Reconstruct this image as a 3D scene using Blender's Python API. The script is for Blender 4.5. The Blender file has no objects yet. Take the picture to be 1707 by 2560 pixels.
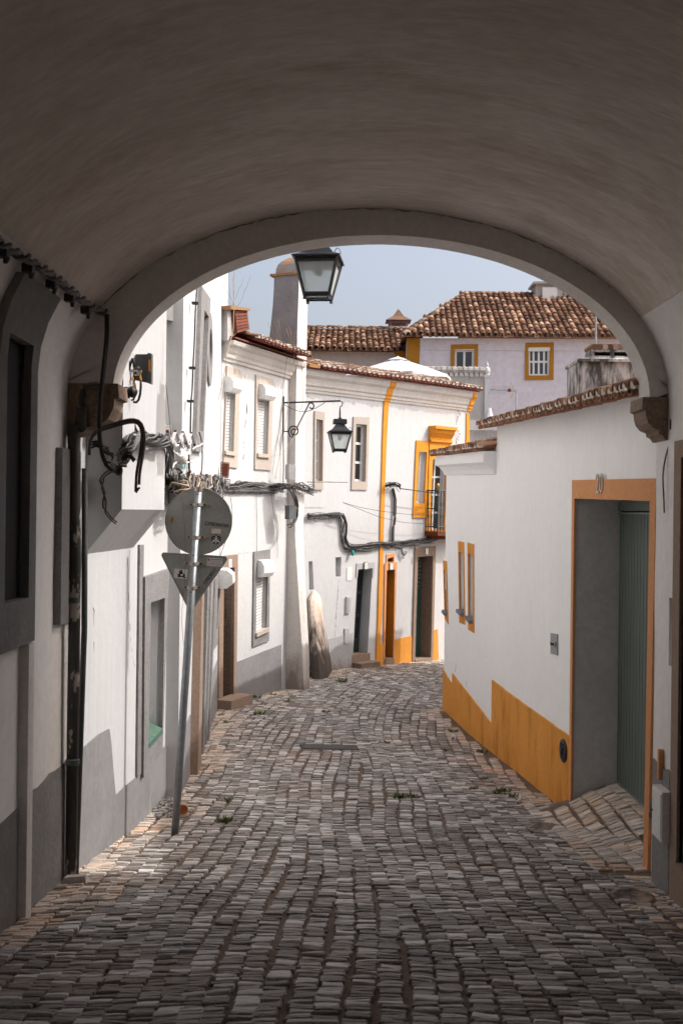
import bpy, bmesh, math, random
import numpy as np
from mathutils import Vector, Matrix, noise as mnoise
from mathutils.geometry import delaunay_2d_cdt
random.seed(7)
S = bpy.context.scene
C = S.collection
# ------------------------------------------------------------------ camera, world, sun, exposure
ROLL = math.radians(0.7)
FPX = 2613.0
cam_d = bpy.data.cameras.new('camera'); cam = bpy.data.objects.new('camera', cam_d); C.objects.link(cam)
cam_d.sensor_fit = 'VERTICAL'; cam_d.sensor_height = 36.0; cam_d.lens = 36.0*FPX/2560.0
cam_d.clip_start = 0.05; cam_d.clip_end = 3000
cr, sr = math.cos(ROLL), math.sin(ROLL)
cam.matrix_world = Matrix(((cr, -sr, 0, 0), (0, 0, -1, 0), (sr, cr, 0, 0), (0, 0, 0, 1)))
cam_d.dof.use_dof = True; cam_d.dof.focus_distance = 13.0; cam_d.dof.aperture_fstop = 5.0
S.camera = cam
SUN_H = Vector((0.9995, 0.03)).normalized(); SUN_EL = math.radians(47.0)
SUN = Vector((SUN_H.x*math.cos(SUN_EL), SUN_H.y*math.cos(SUN_EL), math.sin(SUN_EL)))
W = bpy.data.worlds.new('World'); S.world = W; W.use_nodes = True
nt = W.node_tree; bg = nt.nodes['Background']
sky = nt.nodes.new('ShaderNodeTexSky'); sky.sky_type = 'NISHITA'; sky.sun_disc = False
sky.sun_elevation = SUN_EL; sky.sun_rotation = math.atan2(SUN_H.x, SUN_H.y)
sky.altitude = 100; sky.air_density = 0.85; sky.dust_density = 8.5; sky.ozone_density = 1.5
veil = nt.nodes.new('ShaderNodeMix'); veil.data_type = 'RGBA'; veil.blend_type = 'ADD'; veil.inputs[0].default_value = 1.0; veil.inputs[7].default_value = (.72, .64, .48, 1)
nt.links.new(sky.outputs[0], veil.inputs[6]); nt.links.new(veil.outputs[2], bg.inputs[0]); bg.inputs[1].default_value = 0.15
sl = bpy.data.lights.new('sun', 'SUN'); sl.energy = 2.1; sl.angle = math.radians(0.55); sl.color = (1.0, 0.98, 0.955)
so = bpy.data.objects.new('sun', sl); C.objects.link(so)
so.rotation_euler = (-SUN).to_track_quat('-Z', 'Y').to_euler(); so.location = SUN*60
S.view_settings.view_transform = 'Standard'; S.view_settings.look = 'None'
S.view_settings.exposure = 0.66; S.view_settings.gamma = 1.0; S.view_settings.use_curve_mapping = False
S.render.engine = 'CYCLES'
S.cycles.max_bounces = 10; S.cycles.diffuse_bounces = 6
# ------------------------------------------------------------------ measured lines of sight
def ray(x, y):
    dx = (x-853.5)/FPX; dy = (1280-y)/FPX
    return dx*cr-dy*sr, dx*sr+dy*cr
def at(p, D):
    a, b = ray(*p); return Vector((a*D, D, b*D))
HD = [(-60, .2), (-8, .9), (0, 1.65), (4.7, 2.27), (6.5, 2.53), (7.5, 2.67), (8.2, 2.75), (9.6, 2.92), (10.4, 2.99), (12, 3.10), (14.7, 3.27),
      (17, 3.33), (18.7, 3.39), (20.2, 3.43), (21.6, 3.49), (23.5, 3.52), (26, 3.57), (30, 3.6), (45, 3.7), (400, 3.9)]
_hx = [a for a, b in HD]; _hy = [b for a, b in HD]
def h(D): return float(np.mean(np.interp([D-.6, D-.3, D, D+.3, D+.6], _hx, _hy)))
def gp(p):
    a, b = ray(*p); lo, hi = 2.0, 60.0
    for _ in range(50):
        m = (lo+hi)/2
        if b*m > -h(m): lo = m
        else: hi = m
    return Vector((a*lo, lo))
def sm(t): t = max(0, min(1, t)); return t*t*(3-2*t)
def G(X, D):
    z = -h(D)
    if -3 < X < 6 and 0 < D < 32:
        z += .012*math.sin(X*2.3+D*1.1)*math.sin(D*.9+X)+.02*mnoise.noise(Vector((X*.6, D*.6, 0)))
        z += .03*(1-min(1.3, abs(X-.1)/2.0)**2)
    if 7.4 < D < 11.2 and X > 1.6:
        w = sm((X-1.95)/.85)*sm((D-7.5)/.5)*sm((11.1-D)/.55)
        z = z*(1-w)+(-2.69)*w
    return z
def crop(x0, y0, s): return lambda x, y: (x0+x/s, y0+y/s)
zA = crop(0, 500, 2.7509); zB = crop(0, 1280, 2.7509); zC = crop(380, 600, 3.7333); zD = crop(380, 1180, 3.7333)
zE = crop(740, 800, 3.7333); zF = crop(740, 1250, 3.7333); zG = crop(1020, 640, 2.2824); zH = crop(1080, 1280, 2.5008)
zI = crop(1000, 740, 2.6133); zJ = crop(390, 1200, 7.1286); zK = crop(1400, 1700, 4.2769); zL = crop(1500, 960, 4.3575)
zM = crop(180, 860, 5.114); zN = crop(700, 600, 4.275); zO = crop(440, 1380, 4.356); zP = crop(380, 1000, 8.711)
# ------------------------------------------------------------------ materials
MATS = {}
def mat(name, col, col2=None, rough=.85, scale=3.0, bump=.25, bscale=14.0, metal=0.0, streak=0.0, stretch=(1, 1, 1), amount=.5, fine=0.06,
        rnd=0.0, dirt=None, dirt_scale=1.2, dirt_lo=.56, dirt_hi=.72, spec=.3, bdist=.02, dstretch=(1, 1, .35), light=None, splash_shade=None):
    m = bpy.data.materials.new(name); m.use_nodes = True; n = m.node_tree.nodes; L = m.node_tree.links
    b = n['Principled BSDF']; b.inputs['Roughness'].default_value = rough; b.inputs['Metallic'].default_value = metal
    b.inputs['Specular IOR Level'].default_value = spec
    tc = n.new('ShaderNodeTexCoord'); mp = n.new('ShaderNodeMapping'); mp.inputs['Scale'].default_value = stretch
    L.new(tc.outputs['Object'], mp.inputs[0])
    def N(sc, det=6, src=mp, r=.6):
        t = n.new('ShaderNodeTexNoise'); t.inputs['Scale'].default_value = sc; t.inputs['Detail'].default_value = det
        t.inputs['Roughness'].default_value = r; L.new(src.outputs[0], t.inputs[0]); return t
    def mix(fac, a, c, blend='MIX'):
        x = n.new('ShaderNodeMix'); x.data_type = 'RGBA'; x.blend_type = blend
        if isinstance(fac, float): x.inputs[0].default_value = fac
        else: L.new(fac, x.inputs[0])
        for i, v in ((6, a), (7, c)):
            if isinstance(v, tuple): x.inputs[i].default_value = (*v, 1)
            else: L.new(v, x.inputs[i])
        return x.outputs[2]
    def rng(src, lo, hi, a=0.0, z=1.0):
        r = n.new('ShaderNodeMapRange'); L.new(src, r.inputs[0]); r.inputs[1].default_value = lo; r.inputs[2].default_value = hi
        r.inputs[3].default_value = a; r.inputs[4].default_value = z; return r.outputs[0]
    if col2 is None: col2 = tuple(c*.86 for c in col)
    t1 = N(scale); f = rng(t1.outputs[0], .5-.5*amount, .5+.5*amount)
    out = mix(f, col, col2)
    t2 = N(scale*11, 4); v = rng(t2.outputs[0], .3, .7, 1-fine*2, 1+fine)
    hs = n.new('ShaderNodeHueSaturation'); L.new(v, hs.inputs['Value']); L.new(out, hs.inputs['Color']); out = hs.outputs[0]
    if streak:
        ms = n.new('ShaderNodeMapping'); ms.inputs['Scale'].default_value = (5, 5, .22); L.new(tc.outputs['Object'], ms.inputs[0])
        ts = N(2.2, 5, ms); fs = rng(ts.outputs[0], .5, .78, 0, streak)
        out = mix(fs, out, tuple(c*.5 for c in col))
    if dirt:
        md = n.new('ShaderNodeMapping'); md.inputs['Scale'].default_value = dstretch; L.new(tc.outputs['Object'], md.inputs[0])
        td = N(dirt_scale, 9, md, .68); fd = rng(td.outputs[0], dirt_lo, dirt_hi)
        out = mix(fd, out, dirt)
    if splash_shade:
        z0, z1, sc_ = splash_shade; sx = n.new('ShaderNodeSeparateXYZ'); L.new(tc.outputs['Object'], sx.inputs[0])
        msp = n.new('ShaderNodeMapping'); msp.inputs['Scale'].default_value = (3.5, 3.5, .9); L.new(tc.outputs['Object'], msp.inputs[0])
        tn = N(1.6, 8, msp, .7); m1 = n.new('ShaderNodeMath'); m1.operation = 'MULTIPLY_ADD'; L.new(tn.outputs[0], m1.inputs[0]); m1.inputs[1].default_value = (z1-z0)*2.2; L.new(sx.outputs['Z'], m1.inputs[2])
        mid = (z0+z1)/2+(z1-z0)*1.1; out = mix(rng(m1.outputs[0], mid+(z1-z0)*.35, mid-(z1-z0)*.35), out, sc_)
    if rnd:
        oi = n.new('ShaderNodeObjectInfo'); at_ = n.new('ShaderNodeAttribute'); at_.attribute_name = 'tint'
        ad = n.new('ShaderNodeMath'); ad.operation = 'ADD'; L.new(oi.outputs['Random'], ad.inputs[0]); L.new(at_.outputs['Fac'], ad.inputs[1])
        fr = n.new('ShaderNodeMath'); fr.operation = 'FRACT'; L.new(ad.outputs[0], fr.inputs[0])
        if light:
            out = mix(rng(fr.outputs[0], .55, 1.0), out, light)
        v2 = rng(fr.outputs[0], 0, 1, 1-rnd, 1+rnd)
        h2 = n.new('ShaderNodeHueSaturation'); L.new(v2, h2.inputs['Value']); L.new(out, h2.inputs['Color']); out = h2.outputs[0]
    L.new(out, b.inputs['Base Color'])
    if bump:
        tb = N(bscale, 8, tc if False else mp, .62)
        bp = n.new('ShaderNodeBump'); bp.inputs['Strength'].default_value = bump; bp.inputs['Distance'].default_value = bdist
        L.new(tb.outputs[0], bp.inputs['Height']); L.new(bp.outputs[0], b.inputs['Normal'])
    MATS[name] = m
    return m
cornw = mat('cornice_limewash', (.66, .635, .61), (.55, .52, .49), scale=3, streak=.3, bump=.4, bscale=16)
white3 = mat('far_whitewash', (.58, .583, .59), (.53, .53, .535), scale=.9, streak=.14, bump=.35, bscale=9, bdist=.012, fine=.02, dirt=(.52, .47, .42), dirt_scale=1.6, dirt_lo=.66, dirt_hi=.76, dstretch=(1.5, 1.5, .5))  # sunlit whites, here and next two, darkened in colour to hold down the sun
white = mat('whitewash', (.55, .555, .565), (.50, .505, .515), scale=.9, streak=.2, bump=.35, bscale=9, bdist=.012, fine=.02, amount=.5)
white_w = mat('weathered_whitewash', (.57, .573, .575), (.52, .52, .52), scale=1.4, streak=.16, bump=.5, bscale=11, bdist=.015, fine=.03, dirt=(.48, .43, .38), dirt_scale=2.6, dirt_lo=.64, dirt_hi=.72, dstretch=(2, 2, .5))
shade_white = mat('shaded_wall_plaster', (.90, .915, .93), (.86, .875, .885), scale=.7, streak=.06, bump=.3, bscale=8, bdist=.01, fine=.015)  # white brightened in colour to lift walls that stand in shade
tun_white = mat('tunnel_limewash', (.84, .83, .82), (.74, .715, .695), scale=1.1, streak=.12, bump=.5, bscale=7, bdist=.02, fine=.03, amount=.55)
vault_m = mat('vault_plaster', (.76, .70, .65), (.58, .51, .45), scale=1.1, bump=.5, bscale=4, bdist=.025, stretch=(.6, 1.9, .9), fine=.07, amount=.42, dirt=(.40, .31, .24), dirt_scale=1.5, dirt_lo=.52, dirt_hi=.78, dstretch=(.6, 1.4, .9))
rib_m = mat('rib_plaster', (.70, .67, .645), (.60, .565, .54), scale=2, bump=.4, bscale=9, bdist=.012)
grey_p = mat('grey_plinth_paint', (.27, .265, .27), (.20, .195, .20), scale=1.6, streak=.2, bump=.3, bscale=10, bdist=.01, dirt=(.42, .39, .36), dirt_scale=1.7, dirt_lo=.62, dirt_hi=.78)
grey_l = mat('pale_grey_paint', (.46, .46, .465), (.40, .40, .405), scale=2, bump=.25, splash_shade=(-3.75, -3.2, (.22, .16, .12)))
grey_s = mat('grey_stone_surround', (.27, .265, .265), (.19, .185, .185), scale=3.5, bump=.5, bscale=22, fine=.1)
grey_d = mat('dark_tunnel_stone', (.23, .225, .22), (.14, .135, .13), scale=3, streak=.25, bump=.5, bscale=18)
reveal_g = mat('grey_reveal_plaster', (.60, .605, .61), (.52, .525, .53), scale=1.5, bump=.6, bscale=9, bdist=.02)
ochre = mat('ochre_paint', (.74, .33, .06), (.66, .27, .04), scale=1.6, streak=.14, bump=.35, bscale=10, bdist=.012, fine=.04, dirt=(.46, .17, .015), dirt_scale=1.3, dirt_lo=.52, dirt_hi=.68, dstretch=(2, 2, .7))
ochre_b = mat('bright_ochre_paint', (.74, .30, .03), (.68, .26, .025), scale=2, streak=.1, bump=.3)
ochre_d = mat('deep_ochre_paint', (.42, .19, .02), (.36, .155, .015), scale=2, bump=.3)
salmon = mat('salmon_paint', (.68, .32, .14), (.62, .28, .11), scale=2.5, bump=.4, bscale=10)
granite = mat('warm_granite', (.36, .26, .20), (.26, .185, .14), scale=24, bump=.5, bscale=60, fine=.2, bdist=.006)
granite_d = mat('brown_granite', (.34, .25, .19), (.17, .12, .085), scale=30, bump=.7, bscale=55, fine=.25, bdist=.008, amount=.35)
granite_p = mat('pale_granite', (.50, .44, .39), (.43, .37, .32), scale=18, bump=.3, bscale=40, fine=.1)
cob = mat('granite_cobble', (.40, .36, .325), (.24, .215, .195), rough=.52, scale=16, bump=.9, bscale=34, bdist=.014, fine=.34, rnd=.34, dirt=(.36, .26, .20), dirt_scale=.75, dirt_lo=.48, dirt_hi=.74, spec=.4, dstretch=(1, 1, 1), light=(.58, .55, .52), stretch=(.45, 1.6, 1))
cob_s = mat('sandy_cobble', (.70, .62, .55), (.52, .44, .37), rough=.75, scale=12, bump=.9, bscale=30, bdist=.012, fine=.25, rnd=.3, dirt=(.60, .42, .30), dirt_scale=2.2, dirt_lo=.48, dirt_hi=.64, dstretch=(1, 1, 1))
sand = mat('joint_sand', (.23, .155, .11), (.12, .085, .065), scale=5, bump=.9, bscale=45, bdist=.015, fine=.25)
earth = mat('earth', (.24, .19, .14), (.17, .13, .1), scale=.5, bump=.4, bscale=6)
tile = mat('clay_tile', (.30, .135, .07), (.20, .11, .07), scale=9, bump=.6, bscale=40, bdist=.008, fine=.25, rnd=.42, dirt=(.07, .06, .05), dirt_scale=5, dirt_lo=.52, dirt_hi=.66, dstretch=(1, 1, 1), light=(.44, .28, .185))
tile_old = mat('lichen_tile', (.26, .14, .085), (.15, .10, .075), scale=12, bump=.8, bscale=40, bdist=.008, fine=.3, rnd=.45, dirt=(.50, .22, .03), dirt_scale=5, dirt_lo=.6, dirt_hi=.68, dstretch=(1, 1, 1), light=(.38, .31, .25))
tile_b = mat('brown_clay', (.38, .19, .11), (.24, .12, .075), scale=8, bump=.5, bscale=30, bdist=.008, rnd=.25)
tile_r = mat('red_clay', (.20, .06, .035), (.13, .045, .03), scale=7, bump=.5, bscale=30, bdist=.008, rnd=.2)
tile_w = mat('whitewashed_tile', (.86, .84, .80), (.62, .50, .40), scale=14, bump=.6, bscale=30, bdist=.01, fine=.2, rnd=.2, amount=.35)
tile_g = mat('grey_weathered_tile', (.40, .38, .35), (.28, .26, .24), scale=6, bump=.6, bscale=30, fine=.2, rnd=.25)
lilac = mat('lilac_plaster', (.68, .64, .69), (.62, .58, .63), scale=.6, streak=.08, bump=.25, bscale=6, dirt=(.42, .40, .40), dirt_scale=.8, dirt_lo=.70, dirt_hi=.76)
beige = mat('beige_plaster', (.55, .46, .42), (.48, .40, .36), scale=.8, streak=.1, bump=.3, dirt=(.42, .32, .26), dirt_scale=1.2, dirt_lo=.6, dirt_hi=.75, dstretch=(.3, .3, 2))
stain_w = mat('stained_render', (.66, .64, .62), (.50, .47, .44), scale=2.2, streak=.75, bump=.6, bscale=12, dirt=(.08, .075, .07), dirt_scale=3.4, dirt_lo=.40, dirt_hi=.56, dstretch=(2.2, 2.2, .6))
cement = mat('weathered_cement', (.50, .48, .46), (.40, .38, .36), scale=2.4, streak=.6, bump=.5, bscale=10, dirt=(.24, .21, .18), dirt_scale=2, dirt_lo=.54, dirt_hi=.7, dstretch=(3, 3, .4))
chim_shade = mat('shaded_chimney_render', (.26, .255, .27), (.18, .175, .19), scale=2, bump=.6, bscale=9, dirt=(.08, .075, .07), dirt_scale=2.4, dirt_lo=.60, dirt_hi=.76, dstretch=(1, 1, 1))  # grey carries the shade of the chimney's unlit faces, with dirt on top
lichen = mat('orange_lichen', (.50, .20, .03), (.22, .18, .14), scale=14, bump=.8, bscale=30, fine=.3, amount=.3)
but_m = mat('stained_buttress', (.70, .67, .64), (.60, .56, .52), scale=3, streak=.25, bump=.7, bscale=9, bdist=.03, splash_shade=(-3.5, -2.5, (.30, .25, .21)), dirt=(.36, .31, .27), dirt_scale=2.2, dirt_lo=.6, dirt_hi=.74, dstretch=(1.5, 1.5, .7))
orange_st = mat('stained_shaded_buttress_lime', (.68, .60, .54), (.58, .42, .32), scale=2, streak=.3, bump=.8, bscale=9, bdist=.03, splash_shade=(-3.1, -1.9, (.07, .055, .045)), dirt=(.50, .30, .18), dirt_scale=2.2, dirt_lo=.58, dirt_hi=.7, dstretch=(2, 2, .5), stretch=(1, 1, 1))  # foot stains deepened in colour to stand in for the eave's shadow
iron = mat('black_iron', (.028, .032, .037), (.02, .022, .026), rough=.45, scale=12, bump=.2, metal=.4, spec=.5)
green_d = mat('dark_green_paint', (.035, .055, .05), (.028, .045, .04), rough=.55, scale=4, bump=.1, spec=.4)
green_g = mat('grey_green_metal', (.115, .145, .13), (.095, .12, .11), rough=.5, scale=4, bump=.08, spec=.4)
green_l = mat('teal_green_paint', (.05, .13, .115), (.035, .09, .08), rough=.45, scale=4, bump=.1, spec=.4)
green_s = mat('worn_green_sill', (.10, .18, .135), (.06, .12, .09), scale=9, bump=.5, fine=.2)
galv = mat('galvanised_steel', (.36, .39, .42), (.24, .265, .29), rough=.42, scale=20, bump=.15, metal=.65, spec=.5, fine=.15)
sign_g = mat('sign_back_grey', (.34, .34, .32), (.29, .29, .27), rough=.6, scale=5, bump=.05, streak=.1)
steel_c = mat('steel_clamp', (.50, .45, .40), (.34, .28, .23), rough=.4, scale=30, metal=.6, bump=.1)
cable_b = mat('black_cable', (.022, .021, .021), (.035, .033, .032), rough=.55, scale=9, bump=.1)
cable_g = mat('grey_cable', (.19, .185, .185), (.12, .115, .11), rough=.6, scale=8, bump=.15)
cable_r = mat('brown_cable', (.17, .115, .09), (.11, .08, .065), rough=.6, scale=8, bump=.15)
cable_c = mat('cream_cable', (.46, .37, .27), (.35, .26, .18), rough=.6, scale=8, bump=.1)
pipe_g = mat('grey_green_pipe', (.10, .115, .115), (.07, .08, .08), rough=.5, scale=6, bump=.15, dirt=(.35, .3, .26), dirt_scale=5, dirt_lo=.62, dirt_hi=.66)
peel = mat('peeling_pipe', (.045, .045, .043), (.07, .065, .06), rough=.6, scale=6, bump=.5, dirt=(.42, .38, .34), dirt_scale=6, dirt_lo=.57, dirt_hi=.6, dstretch=(1.5, 1.5, .6))
pvc = mat('white_pvc', (.78, .78, .77), (.72, .72, .71), rough=.45, scale=3, bump=.05, spec=.4)
pvc_g = mat('grey_white_plastic', (.55, .56, .56), (.48, .49, .49), rough=.5, scale=3, bump=.05)
rust = mat('rusty_iron', (.22, .06, .025), (.10, .035, .02), scale=14, bump=.8, bscale=30, fine=.3)
canvas = mat('umbrella_canvas', (.64, .63, .64), (.58, .57, .58), rough=.9, scale=3, bump=.1)
black = mat('dark_interior', (.012, .011, .011), (.02, .018, .017), scale=2, bump=.1)
ink = mat('black_ink', (.02, .02, .02), rough=.7, bump=0)
paper = mat('sticker_paper', (.72, .69, .66), (.62, .58, .54), rough=.7, scale=20, bump=0)
blue_i = mat('blue_ink', (.12, .14, .42), rough=.7, bump=0)
red_i = mat('red_ink', (.5, .08, .05), rough=.7, bump=0)
orange_i = mat('orange_plastic', (.75, .27, .02), rough=.5, bump=0)
tealp = mat('teal_plastic', (.02, .30, .27), rough=.4, bump=0)
weed = mat('weed_leaf', (.12, .17, .04), (.17, .19, .07), rough=.7, scale=20, bump=0)
dry = mat('dry_stalk', (.28, .19, .12), rough=.9, bump=0)
leafm = mat('dead_leaf', (.42, .17, .05), rough=.8, bump=0)
tin = mat('enamel_plaque', (.75, .76, .74), rough=.4, bump=0)
frost = bpy.data.materials.new('frosted_glass'); frost.use_nodes = True
_b = frost.node_tree.nodes['Principled BSDF']; _b.inputs['Base Color'].default_value = (.88, .92, .92, 1); _b.inputs['Roughness'].default_value = .5
_b.inputs['Transmission Weight'].default_value = .75; _b.inputs['IOR'].default_value = 1.05
glass = bpy.data.materials.new('window_glass'); glass.use_nodes = True
_b = glass.node_tree.nodes['Principled BSDF']; _b.inputs['Base Color'].default_value = (.03, .035, .04, 1); _b.inputs['Roughness'].default_value = .06
_b.inputs['Specular IOR Level'].default_value = .8
plast = bpy.data.materials.new('clear_plastic'); plast.use_nodes = True
_b = plast.node_tree.nodes['Principled BSDF']; _b.inputs['Base Color'].default_value = (.8, .85, .95, 1); _b.inputs['Roughness'].default_value = .15
_b.inputs['Transmission Weight'].default_value = .6; _b.inputs['IOR'].default_value = 1.2
# ------------------------------------------------------------------ object helpers
def thing(name, label, cat, loc=(0, 0, 0), group=None):
    o = bpy.data.objects.new(name, None); C.objects.link(o); o.location = loc; o.empty_display_size = .2
    o['label'] = label; o['category'] = cat
    if group: o['group'] = group
    return o
class MB:
    def __init__(s): s.v = []; s.f = []; s.t = []; s.smooth = False
    def add(s, vs, fs, tint=None):
        o = len(s.v); s.v += [tuple(v) for v in vs]; s.f += [tuple(i+o for i in f) for f in fs]
        s.t += [tint if tint is not None else 0.0]*len(vs); return s
    def prism(s, quad, vec):
        n = len(quad); q = [Vector(p) for p in quad]; r = [p+vec for p in q]
        fs = [tuple(range(n)), tuple(range(2*n-1, n-1, -1))]+[(i, (i+1) % n, n+(i+1) % n, n+i) for i in range(n)]
        return s.add(q+r, fs)
    def box(s, c, hx, hy, hz, rz=0.0, ax=None):
        c = Vector(c)
        if ax is None: X = Vector((math.cos(rz), math.sin(rz), 0)); Y = Vector((-math.sin(rz), math.cos(rz), 0)); Z = Vector((0, 0, 1))
        else: X, Y, Z = ax
        q = [c+X*(a*hx)+Y*(b*hy)-Z*hz for a, b in ((-1, -1), (1, -1), (1, 1), (-1, 1))]
        return s.prism(q, Z*(2*hz))
    def tube(s, pts, r, n=6, cap=True, tint=None):
        pts = [Vector(p) for p in pts]; rings = []; m = len(pts); up = None
        rr = r if isinstance(r, (list, tuple)) else [r]*m
        for i, p in enumerate(pts):
            d = (pts[min(i+1, m-1)]-pts[max(i-1, 0)])
            if d.length < 1e-9: d = Vector((0, 0, 1))
            d.normalize()
            if up is None: up = Vector((0, 0, 1)) if abs(d.z) < .9 else Vector((1, 0, 0))
            a = d.cross(up)
            if a.length < 1e-4: a = d.cross(Vector((1, 0, 0.3)))
            a.normalize(); b = a.cross(d).normalized(); up = b
            rings.append([p+(a*math.cos(2*math.pi*k/n)+b*math.sin(2*math.pi*k/n))*rr[i] for k in range(n)])
        vs = [v for R_ in rings for v in R_]; fs = []
        for i in range(m-1):
            for k in range(n): fs.append((i*n+k, i*n+(k+1) % n, (i+1)*n+(k+1) % n, (i+1)*n+k))
        if cap: fs.append(tuple(range(n-1, -1, -1))); fs.append(tuple(range((m-1)*n, m*n)))
        return s.add(vs, fs, tint)
    def lathe(s, base, prof, n=16, axis=None, ref=None):
        Z = (axis or Vector((0, 0, 1))).normalized(); X = Z.orthogonal().normalized() if ref is None else ref; Y = Z.cross(X)
        vs = []; base = Vector(base)
        for r, z in prof:
            for k in range(n):
                a = 2*math.pi*k/n; vs.append(base+X*(r*math.cos(a))+Y*(r*math.sin(a))+Z*z)
        fs = [(i*n+k, i*n+(k+1) % n, (i+1)*n+(k+1) % n, (i+1)*n+k) for i in range(len(prof)-1) for k in range(n)]
        fs += [tuple(range(n-1, -1, -1)), tuple(range((len(prof)-1)*n, len(prof)*n))]
        return s.add(vs, fs)
    def mesh(s, name, m, smooth=False):
        me = bpy.data.meshes.new(name); me.from_pydata(s.v, [], s.f)
        if any(s.t):
            a = me.attributes.new('tint', 'FLOAT', 'POINT'); a.data.foreach_set('value', s.t)
        me.materials.append(m)
        if smooth or s.smooth: me.polygons.foreach_set('use_smooth', [True]*len(me.polygons))
        me.update(); return me
    def build(s, name, m, parent=None, smooth=False, fix=True, **tags):
        me = s.mesh(name, m, smooth)
        if fix:
            bm = bmesh.new(); bm.from_mesh(me); bmesh.ops.recalc_face_normals(bm, faces=bm.faces); bm.to_mesh(me); bm.free()
        o = bpy.data.objects.new(name, me); C.objects.link(o)
        if parent is not None: attach(o, parent)
        for k, v in tags.items(): o[k] = v
        return o
def wloc(o):
    v = Vector(o.location)
    while o.parent: o = o.parent; v = v+Vector(o.location)
    return v
def attach(o, p):
    o.parent = p; o.location = Vector(o.location)-wloc(p)
def struct(o): o['kind'] = 'structure'; return o
def single(mb, name, m, label, cat, group=None, smooth=False):
    o = mb.build(name, m, None, smooth, label=label, category=cat)
    if group: o['group'] = group
    return o
def text(body, m, origin, xdir, ydir, size, name='lettering', parent=None, ext=.0008):
    cu = bpy.data.curves.new(name, 'FONT'); cu.body = body; cu.size = size; cu.extrude = ext; cu.align_x = 'CENTER'; cu.align_y = 'CENTER'
    cu.resolution_u = 2
    t = bpy.data.objects.new(name, cu); C.objects.link(t)
    dg = bpy.context.evaluated_depsgraph_get(); me = bpy.data.meshes.new_from_object(t.evaluated_get(dg))
    bpy.data.objects.remove(t)
    X = xdir.normalized(); Y = ydir.normalized(); Z = X.cross(Y)
    M = Matrix((X, Y, Z)).transposed().to_4x4(); M.translation = origin; me.transform(M)
    me.materials.clear(); me.materials.append(m)
    o = bpy.data.objects.new(name, me); C.objects.link(o)
    if parent is not None: attach(o, parent)
    return o
def lerp(a, b, t): return a+(b-a)*t
# ------------------------------------------------------------------ facade planes
class Facade:
    def __init__(s, P0, P1):
        s.P0 = Vector(P0); s.u = (Vector(P1)-s.P0).normalized(); s.len = (Vector(P1)-s.P0).length
        s.n = Vector((-s.u.y, s.u.x))
        if s.n.dot(-s.P0) < 0: s.n = -s.n
        s.U = Vector((s.u.x, s.u.y, 0)); s.N = Vector((s.n.x, s.n.y, 0))
    def pt(s, a, z, off=0.0):
        p = s.P0+s.u*a+s.n*off; return Vector((p.x, p.y, z))
    def sz(s, p, off=0.0):
        a, b = ray(*p); P = s.P0+s.n*off
        D = s.n.dot(P)/(s.n.x*a+s.n.y); q = Vector((a*D, D))
        return ((q-P).dot(s.u), b*D)
    def q(s, pts, off=0.0): return [s.sz(p, off) for p in pts]
def cap2d(poly, holes=(), extra=()):
    vs = []; es = []; 
    for loop in [poly]+list(holes):
        o = len(vs); vs += [Vector(p) for p in loop]; es += [(o+i, o+(i+1) % len(loop)) for i in range(len(loop))]
    r = delaunay_2d_cdt(vs, es, [], 1, 1e-6)
    def inside(p, L):
        c = False; n = len(L)
        for i in range(n):
            a = L[i]; b = L[(i+1) % n]
            if (a[1] > p[1]) != (b[1] > p[1]) and p[0] < (b[0]-a[0])*(p[1]-a[1])/(b[1]-a[1])+a[0]: c = not c
        return c
    fs = []
    for f in r[2]:
        c = sum((Vector(r[0][i]) for i in f), Vector((0, 0)))/len(f)
        if inside(c, poly) and not any(inside(c, H) for H in holes): fs.append(tuple(f))
    return [tuple(v) for v in r[0]], fs
def wallmesh(F, poly, holes, depth, m, name, parent, off=0.0, thru=False):
    """front face with real openings; each hole = (quad, reveal depth)"""
    mb = MB(); v, fs = cap2d(poly, [q for q, d in holes])
    mb.add([F.pt(a, z, off) for a, z in v], fs)
    for q, d in holes:
        n = len(q); vs = [F.pt(a, z, off) for a, z in q]+[F.pt(a, z, off-d) for a, z in q]
        mb.add(vs, [(i, (i+1) % n, n+(i+1) % n, n+i) for i in range(n)])
    n = len(poly); vs = [F.pt(a, z, off) for a, z in poly]+[F.pt(a, z, off-depth) for a, z in poly]
    mb.add(vs, [(i, (i+1) % n, n+(i+1) % n, n+i) for i in range(n)])
    v, fs = cap2d(poly, [q for q, d in holes] if thru else []); mb.add([F.pt(a, z, off-depth) for a, z in v], fs)
    return mb.build(name, m, parent, fix=False)
def wavy(poly, amp=.006, step=.09):
    out = []; n = len(poly)
    for i in range(n):
        a = Vector(poly[i]); b = Vector(poly[(i+1) % n]); k = max(1, min(60, int((b-a).length/step))); nn = Vector((-(b-a).y, (b-a).x)); nn = nn.normalized() if nn.length else nn
        for t in range(k):
            p = a+(b-a)*(t/k)
            if t: p = p+nn*amp*mnoise.noise(Vector((p.x*3.1, p.y*3.1, i*7.0)))*1.6
            out.append((p.x, p.y))
    return out
def slab(F, poly, o0, o1, m, name, parent, holes=()):
    mb = MB()
    if name in ('plinth', 'corner_band', 'painted_corner'): poly = wavy(poly, .006, .22)
    v, fs = cap2d(poly, holes)
    mb.add([F.pt(a, z, o1) for a, z in v], fs); mb.add([F.pt(a, z, o0) for a, z in v], fs)
    for L in [poly]+list(holes):
        n = len(L); mb.add([F.pt(a, z, o1) for a, z in L]+[F.pt(a, z, o0) for a, z in L], [(i, (i+1) % n, n+(i+1) % n, n+i) for i in range(n)])
    return mb.build(name, m, parent)
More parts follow.
